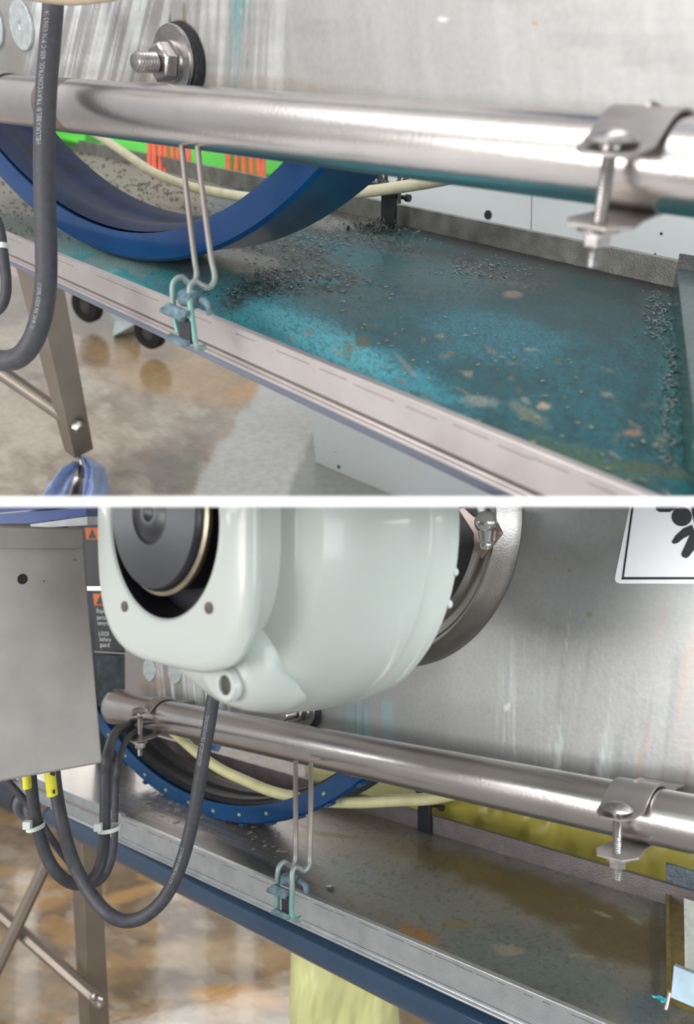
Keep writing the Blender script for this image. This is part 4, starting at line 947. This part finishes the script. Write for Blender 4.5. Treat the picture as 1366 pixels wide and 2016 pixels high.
for (x0, x1, y, z, w_, lb, g) in ((196, 234, 1631, .83, .0, 'white nylon tie around the two cables right of the leg', 1), (56, 84, 1627, .765, 0, 'white nylon tie around cables beneath the grey box', 0)):
    mb = MB(); c = P((x0+x1)/2, y, z+.012); rx = (x1-x0)/2/1600*z*1.08
    pts = [c+Vector((math.cos(a)*rx, math.sin(a)*.009, .0015*math.cos(a))) for a in [2*math.pi*k/24 for k in range(24)]]
    R_ = [[p+Vector((0, 0, .0022)), p*1.0+Vector((math.cos(2*math.pi*i/24)*.0012, math.sin(2*math.pi*i/24)*.0012, .0022)), p+Vector((math.cos(2*math.pi*i/24)*.0012, math.sin(2*math.pi*i/24)*.0012, -.0022)), p-Vector((0, 0, .0022))] for i, p in enumerate(pts)]
    mb.rings(R_, False, True)
    mb.box(P(x0-12, y-8, z-.002), P(x0+3, y-8, z-.002)-P(x0-12, y-8, z-.002), Vector((0, .006, 0)), P(x0-12, y+7, z-.002)-P(x0-12, y-8, z-.002))
    o = mb.build('cable_tie', mat('white_nylon', (214, 222, 216), .4, 0, .05), bevel=.0004); tag(o, lb, 'cable tie')
# ---- grey box at left
tb_ = thing('junction_box', 'grey steel box with screw holes at the left edge of the lower half', 'box', P(60, 1520, .70))
bd = [P(-120, 1030, .60), P(163, 1040, .685), P(203, 1503, .685), P(-120, 1562, .60)]
BX = mat('galvanised_box_steel', (188, 183, 178), .5, .5, .10, 30, .04, 500)
nb = (bd[1]-bd[0]).cross(bd[3]-bd[0]).normalized()
if nb.dot(bd[0]) > 0: nb = -nb
mb = MB(); mb.prism(bd, -nb*.14); mb.build('housing', BX, tb_, bevel=.002)
fl_ = [P(-120, 1033, .598), P(161, 1043, .683), P(163, 1072, .682), P(156, 1080, .681), P(-120, 1080, .596)]
mb = MB(); mb.prism(fl_, nb*.0015); mb.build('folded_lip', BX, tb_, bevel=.0006)
bp = Pl(nb, bd[0])
def boxhit(x, y): return bp.hit(x, y)
for x, y, r, kind in ((44, 1140, .0042, 0), (145, 1108, .0028, 1), (158, 1255, .0028, 1), (164, 1314, .0030, 2), (177, 1448, .0028, 2), (86, 1484, .0044, 3), (140, 1157, .0008, 0), (86, 1144, .0006, 0)):
    c = boxhit(x, y)
    if kind == 0:
        MB().lathe(c, nb, [(.0003, .0003), (r, .0003), (r, .0007), (.0003, .0007)], 24).build('hole', BLACK(), tb_)
    else:
        hr = MB().lathe(c, nb, [(r*.55, .0002), (r*1.25, .0002), (r*1.2, .0011), (r*.8, .0013), (r*.6, .0004)], 24, closed=True, caps=False).build('hole_rim', BOLT(), tb_)
        MB().lathe(c, nb, [(.0003, .0002), (r*.8, .0002), (r*.7, .0006), (.0003, .0008)], 20).build('screw_hole', {1: mat('dark_hole', (50, 46, 44), .5), 2: BOLT(), 3: mat('tan_plug', (170, 150, 130), .5)}[kind], hr)
# ---- blue straps at top left, pale duct
BL = mat('royal_blue_plastic', (24, 62, 150), .35, 0, .2, 20)
MB().prism([P(-120, 985, .95), P(166, 985, .95), P(166, 999, .95), P(90, 1001, .95), P(-120, 1020, .95)], Vector((0, .05, 0))).build('blue_board', BL)
tag(bpy.data.objects['blue_board'], 'royal blue panel strip above the grey box at far left', 'panel')
o = MB().prism([P(-120, 1034, .90), P(-120, 1022, .90), P(0, 1012, .90), P(170, 999, .90), P(170, 1016, .90), P(60, 1030, .90)], Vector((0, .04, 0))).build('blue_board', mat('dusty_blue_plastic', (56, 84, 150), .4, 0, .1)); tag(o, 'dusty blue strip directly above the top of the grey box', 'panel')
o = MB().prism([P(60, 1032, .86), P(172, 1017, .86), P(172, 1034, .86), P(60, 1040, .86)], Vector((0, .05, 0))).build('white_duct', mat('white_duct_paint', (206, 212, 214), .35)); tag(o, 'white duct edge between grey box and motor', 'duct')
# ---- dark post with warning labels behind the box
tw = thing('machine_post', 'dark machine post with black safety labels left of the motor', 'post', P(215, 1500, 1.0))
pw = Pl(nB, WB.p+nB*.004)
def wq(x, y, o_=0): return pw.off(o_).hit(x, y)
mb = MB(); mb.prism([P(150, 985, 1.37), P(262, 985, 1.35), P(250, 1520, 1.35), P(190, 1520, 1.37)], Vector((0, .05, 0))); mb.build('post_body', mat('dark_navy_steel', (34, 38, 44), .4, .5, .3, 40), tw)
mb = MB(); mb.prism([P(150, 1155, 1.345), P(240, 1155, 1.335), P(240, 1162, 1.335), P(150, 1162, 1.345)], Vector((0, .01, 0))); mb.build('silver_strip', STEEL(), tw); mb = MB(); mb.tube([P(186, 1283, 1.335), P(250, 1287, 1.33)], .0014, 8); mb.build('silver_strip', STEEL(), tw)
LBL = mat('black_label', (26, 28, 32), .4, 0, .1); LOR = mat('orange_label', (226, 108, 50), .5, 0, .05); LWH = mat('white_label_ink', (224, 226, 228), .5, 0, .02)
for nm, x0, x1, y0, y1, lab in (('warning_label', 166, 232, 1036, 1152, 0), ('warning_label', 182, 244, 1166, 1282, 1)):
    zz = 1.33
    t2 = thing('warning_label', ['black warning label with orange head, upper, beside the motor', 'black warning label reading LOCK before guard, lower, beside the motor'][lab], 'label', P(x0, y1, zz))
    mb = MB(); mb.prism([P(x0, y0, zz), P(x1, y0, zz), P(x1+4, y1, zz), P(x0+6, y1, zz)], Vector((0, .0012, 0))); lpl = mb.build('plate', LBL, t2)
    mb = MB(); mb.prism([P(x0+1, y0+3, zz-.0006), P(x1, y0+3, zz-.0006), P(x1, y0+26, zz-.0006), P(x0+4, y0+26, zz-.0006)], Vector((0, .0005, 0))); lor = mb.build('orange_band', LOR, lpl)
    mb = MB(); mb.prism([P(x0+7, y0+24, zz-.0012), P(x0+15, y0+5, zz-.0012), P(x0+24, y0+24, zz-.0012)], Vector((0, .0005, 0))); mb.build('alert_triangle', LBL, lpl)
    if lab:
        mb = MB(); k = zz/1600; rt = Vector((1, 0, -.05)).normalized(); uu = Vector((0, 0, 1))
        for s_, x, y in (('Exposed', 190, 1206), ('parts', 191, 1219), ('severe', 192, 1230), ('LOCK', 194, 1251), ('before', 196, 1262), ('guard', 197, 1273)): text_flat(mb, s_, P(x, y, zz-.0006), rt, uu, 12*k, .62)
        mb.build('lettering', LWH, lpl)
mb = MB(); mb.prism([P(190, 1290, 1.34), P(250, 1290, 1.34), P(250, 1390, 1.34), P(192, 1390, 1.34)], Vector((0, .004, 0)))
o = mb.build('smeared_pane', mat('smeared_dark_pane', (52, 62, 68), .25, .3, .6, 60)); o.parent = tw; o.location = o.location-PLOC(tw)
# ---- motor
CREAM = mat('pale_grey_green_paint', (192, 199, 194), .36, 0, .02, 6, coat=.25)
C0 = P(319, 1028, .5); axd = -nB; hz = Vector((dB.x, dB.y, 0))
tm = thing('gear_motor', 'pale grey gear motor with round black fan recess over the lower tube', 'motor', C0-UPB*.14)
def sect(a, S, T, e, n=72, dz=0, ds=0):
    out = []
    for k in range(n):
        t = 2*math.pi*k/n; c, s = math.cos(t), math.sin(t)
        out.append(C0+axd*a+hz*(ds+S*math.copysign(abs(c)**(2/e), c))+UPB*(dz+T*math.copysign(abs(s)**(2/e), s)))
    return out
def half_open(rings_in):  # helper to keep the recess open
    return rings_in
mb = MB(); 
fr_ = [sect(.0012, .0590, .0590, 2), sect(.0, .0592, .0592, 2), sect(-.0015, .061, .061, 2), sect(-.0008, .064, .064, 2), sect(-.0002, .067, .067, 2.05), sect(0, .080, .084, 3.0), sect(.0025, .084, .088, 3.4), sect(.006, .0858, .0897, 3.6), sect(.010, .0850, .089, 3.6), sect(.013, .081, .086, 3.2), sect(.016, .076, .082, 2.8), sect(.034, .077, .083, 2.6)]
mb.rings(fr_, caps=False); mb.build('face_housing', CREAM, tm, smooth=50)
mb = MB(); mb.rings([sect(.024, .0585, .0585, 2), sect(.012, .0585, .0585, 2), sect(-.0004, .0588, .0588, 2)], caps=False); mb.rings([sect(.024, .0585, .0585, 2), sect(.0245, .0585, .0585, 2)]); mb.build('black_recess', mat('black_motor_plastic', (34, 34, 42), .3, 0, .15, 30, coat=.2), tm)
mb = MB(); mb.lathe(C0+UPB*.006-hz*.006, -axd, [(.049, -.022), (.049, .001), (.047, .004), (.020, .0055), (.018, .004), (.015, .0045), (.013, .006), (.006, .0062), (.0045, .005), (.0005, .0048)], 64); rcap = mb.build('rotor_cap', mat('black_rotor', (44, 44, 50), .35, 0, .2, 30), tm)
mb = MB(); mb.lathe(C0+UPB*.006-hz*.006, -axd, [(.0492, -.006), (.0518, -.005), (.0518, -.002), (.0492, -.001)], 64, closed=True, caps=False); mb.build('bronze_ring', mat('worn_bronze_ring', (150, 142, 120), .35, .6, .3, 60), rcap)
for x, y in ((245, 1194), (411, 1197)):
    c = Pl(nB, C0-axd*.0006).hit(x, y); MB().lathe(c, -axd, [(.0003, .0002), (.0035, .0002), (.0035, .0006), (.0003, .0008)], 16).build('screw', mat('dark_screw', (96, 82, 84), .4, .4), tm)
mb = MB()
body = [sect(.028, .070, .076, 2.4), sect(.034, .086, .096, 2.3, ds=.002), sect(.042, .098, .110, 2.2, dz=-.002, ds=.002), sect(.055, .106, .120, 2.15, dz=-.003), sect(.075, .110, .126, 2.15, dz=-.003), sect(.100, .1125, .130, 2.12, dz=-.002), sect(.118, .114, .133, 2.1), sect(.122, .1123, .1315, 2.1), sect(.125, .114, .133, 2.1), sect(.147, .1145, .1325, 2.1), sect(.152, .1125, .130, 2.1), sect(.155, .100, .11, 2), sect(.156, .08, .09, 2)]
mb.rings(body, caps=True); mb.build('gear_housing', CREAM, tm, smooth=30)
# foot lug with plug
mb = MB(); lug = [sect(a_, s_, t_, 2.6, 48, dz=-.084, ds=.034) for a_, s_, t_ in ((.020, .020, .020), (.024, .026, .026), (.034, .032, .031), (.052, .034, .036), (.075, .030, .034))]
mb.rings(lug); flug = mb.build('foot_lug', CREAM, tm, smooth=50)
pl_c = C0+axd*.021+hz*.044+UPB*(-.096)
mb = MB(); mb.lathe(pl_c, -axd, [(.006, .0), (.0095, .0), (.0105, .003), (.009, .006), (.006, .0062)], 28, closed=True, caps=False); mb.build('lug_ring', CREAM, flug)
mb = MB(); mb.lathe(pl_c, -axd, [(.0004, .0005), (.0062, .0005), (.0062, .0042), (.0004, .0045)], 6); mb.build('plug', mat('tarnished_plug', (96, 92, 84), .4, .6, .3, 200), flug)
for (a_, k_) in ((.150, -14), (.152, -24)):
    t_ = math.radians(k_); c = C0+axd*a_+hz*.113*math.cos(t_)+UPB*.131*math.sin(t_)
    MB().lathe(c-UPB*.001, hz, [(.0005, -.004), (.003, -.004), (.003, .001), (.0022, .002), (.0005, .0022)], 14).build('rim_screw', CREAM, tm)
# ---- mounting ring on plate
RC = WB.hit(768, 1008)
tr = thing('mounting_ring', 'domed steel mounting ring on the plate right of the motor', 'mounting ring', RC-UPB*.15)
prof = [(.098, .002), (.098, .016), (.101, .0195), (.104, .017), (.108, .012), (.117, .013), (.121, .017), (.124, .0175), (.129, .012), (.138, .006), (.141, .0005), (.136, .0002)]
prof = [(.128+(a-.098)*.86, b*1.2) for a, b in prof]
MB().lathe(RC, nB, prof, 96, ref=UPB, closed=True, caps=False).build('ring', mat('ring_steel', (150, 146, 142), .34, .95, .12, 30, .1, 500), tr)
MB().lathe(RC, nB, [(.0005, .0005), (.1285, .0005), (.1285, .004), (.0005, .004)], 64, ref=UPB).build('black_hub', mat('black_hub_plastic', (20, 22, 30), .3, 0, .2, 30), tr)
# clip lever on ring
px = WB.off(.026)
tk = thing('toggle_latch', 'polished ball-ended toggle latch on the mounting ring', 'latch', px.hit(960, 1090))
mb = MB(); pk = [px.hit(x, y) for x, y in ((905, 1001), (918, 998), (938, 1016), (975, 1016), (992, 1050), (952, 1100), (938, 1080), (936, 1050))]
mb.prism(pk, nB*.004); mb.build('latch_plate', mat('coppery_steel', (176, 158, 150), .28, .95, .1, 30), tk, bevel=.001)  # plate in a warm coppery steel tone
c = px.off(.008).hit(956, 1028)
mb = MB(); ax_ = (nB+UPB*-.2).normalized(); prf = [(.0004, .0105)]+[(.0105*math.sin(math.radians(t)), .0105*math.cos(math.radians(t))) for t in range(12, 168, 12)]+[(.0004, -.0105)]; mb.lathe(c, UPB, prf, 28); ball_ = mb.build('ball', mat('chrome', (214, 214, 214), .1, 1.0, .05), tk)
mb = MB(); mb.tube([c-UPB*.004, c-UPB*.016, c-UPB*.022], [.008, .0055, .005], 20); mb.lathe(c-UPB*.020, UPB, [(.001, .004), (.0048, .004), (.0062, .001), (.0062, -.002), (.0048, -.005), (.001, -.0055)], 20); mb.build('stem', mat('chrome', (214, 214, 214), .1, 1.0, .05), ball_)
# ---- warning sign
ps = WB.off(.001)
ts = thing('warning_sign', 'white warning sign with black falling figure at right edge', 'sign', ps.hit(1215, 1145))
def wp(x, y, k=0): return WB.off(.001+k).hit(x, y)
mb = MB(); mb.prism([wp(1243, 985), wp(1560, 985), wp(1560, 1150), wp(1222, 1149), wp(1213, 1146), wp(1211, 1138)], nB*.0012); spl = mb.build('plate', mat('white_sign', (246, 248, 252), .4, 0, .01), ts, bevel=.0003)
INK = mat('black_sign_ink', (34, 36, 46), .45, 0, .05)
mb = MB(); mb.prism([wp(1245, 985, .0013), wp(1249, 985, .0013), wp(1228, 1136, .0013), wp(1224, 1140, .0013)], nB*.0003); mb.prism([wp(1226, 1136, .0013), wp(1560, 1136, .0013), wp(1560, 1140, .0013), wp(1222, 1141, .0013)], nB*.0003); mb.build('border_line', INK, spl)
mb = MB()
def blob_px(pts, k=.0013): mb.prism([wp(x, y, k) for x, y in pts], nB*.0003)
blob_px([(1342+20*math.cos(a), 1017+19*math.sin(a)) for a in [k*math.pi/14 for k in range(28)]])
blob_px([(1290, 985), (1345, 985), (1330, 1002), (1318, 1008), (1298, 1008), (1292, 1004)])
blob_px([(1362, 1033), (1368, 1048), (1345, 1060), (1334, 1069), (1326, 1071), (1322, 1067), (1330, 1054), (1345, 1040)])
blob_px([(1372, 1044), (1372, 1075), (1356, 1096), (1350, 1099), (1343, 1096), (1341, 1090), (1352, 1066), (1358, 1052)])
blob_px([(1360, 985), (1500, 985), (1500, 1060), (1380, 1060), (1368, 1036), (1362, 1010)])
mb.build('falling_figure', INK, spl)
SIDE['n'] = None
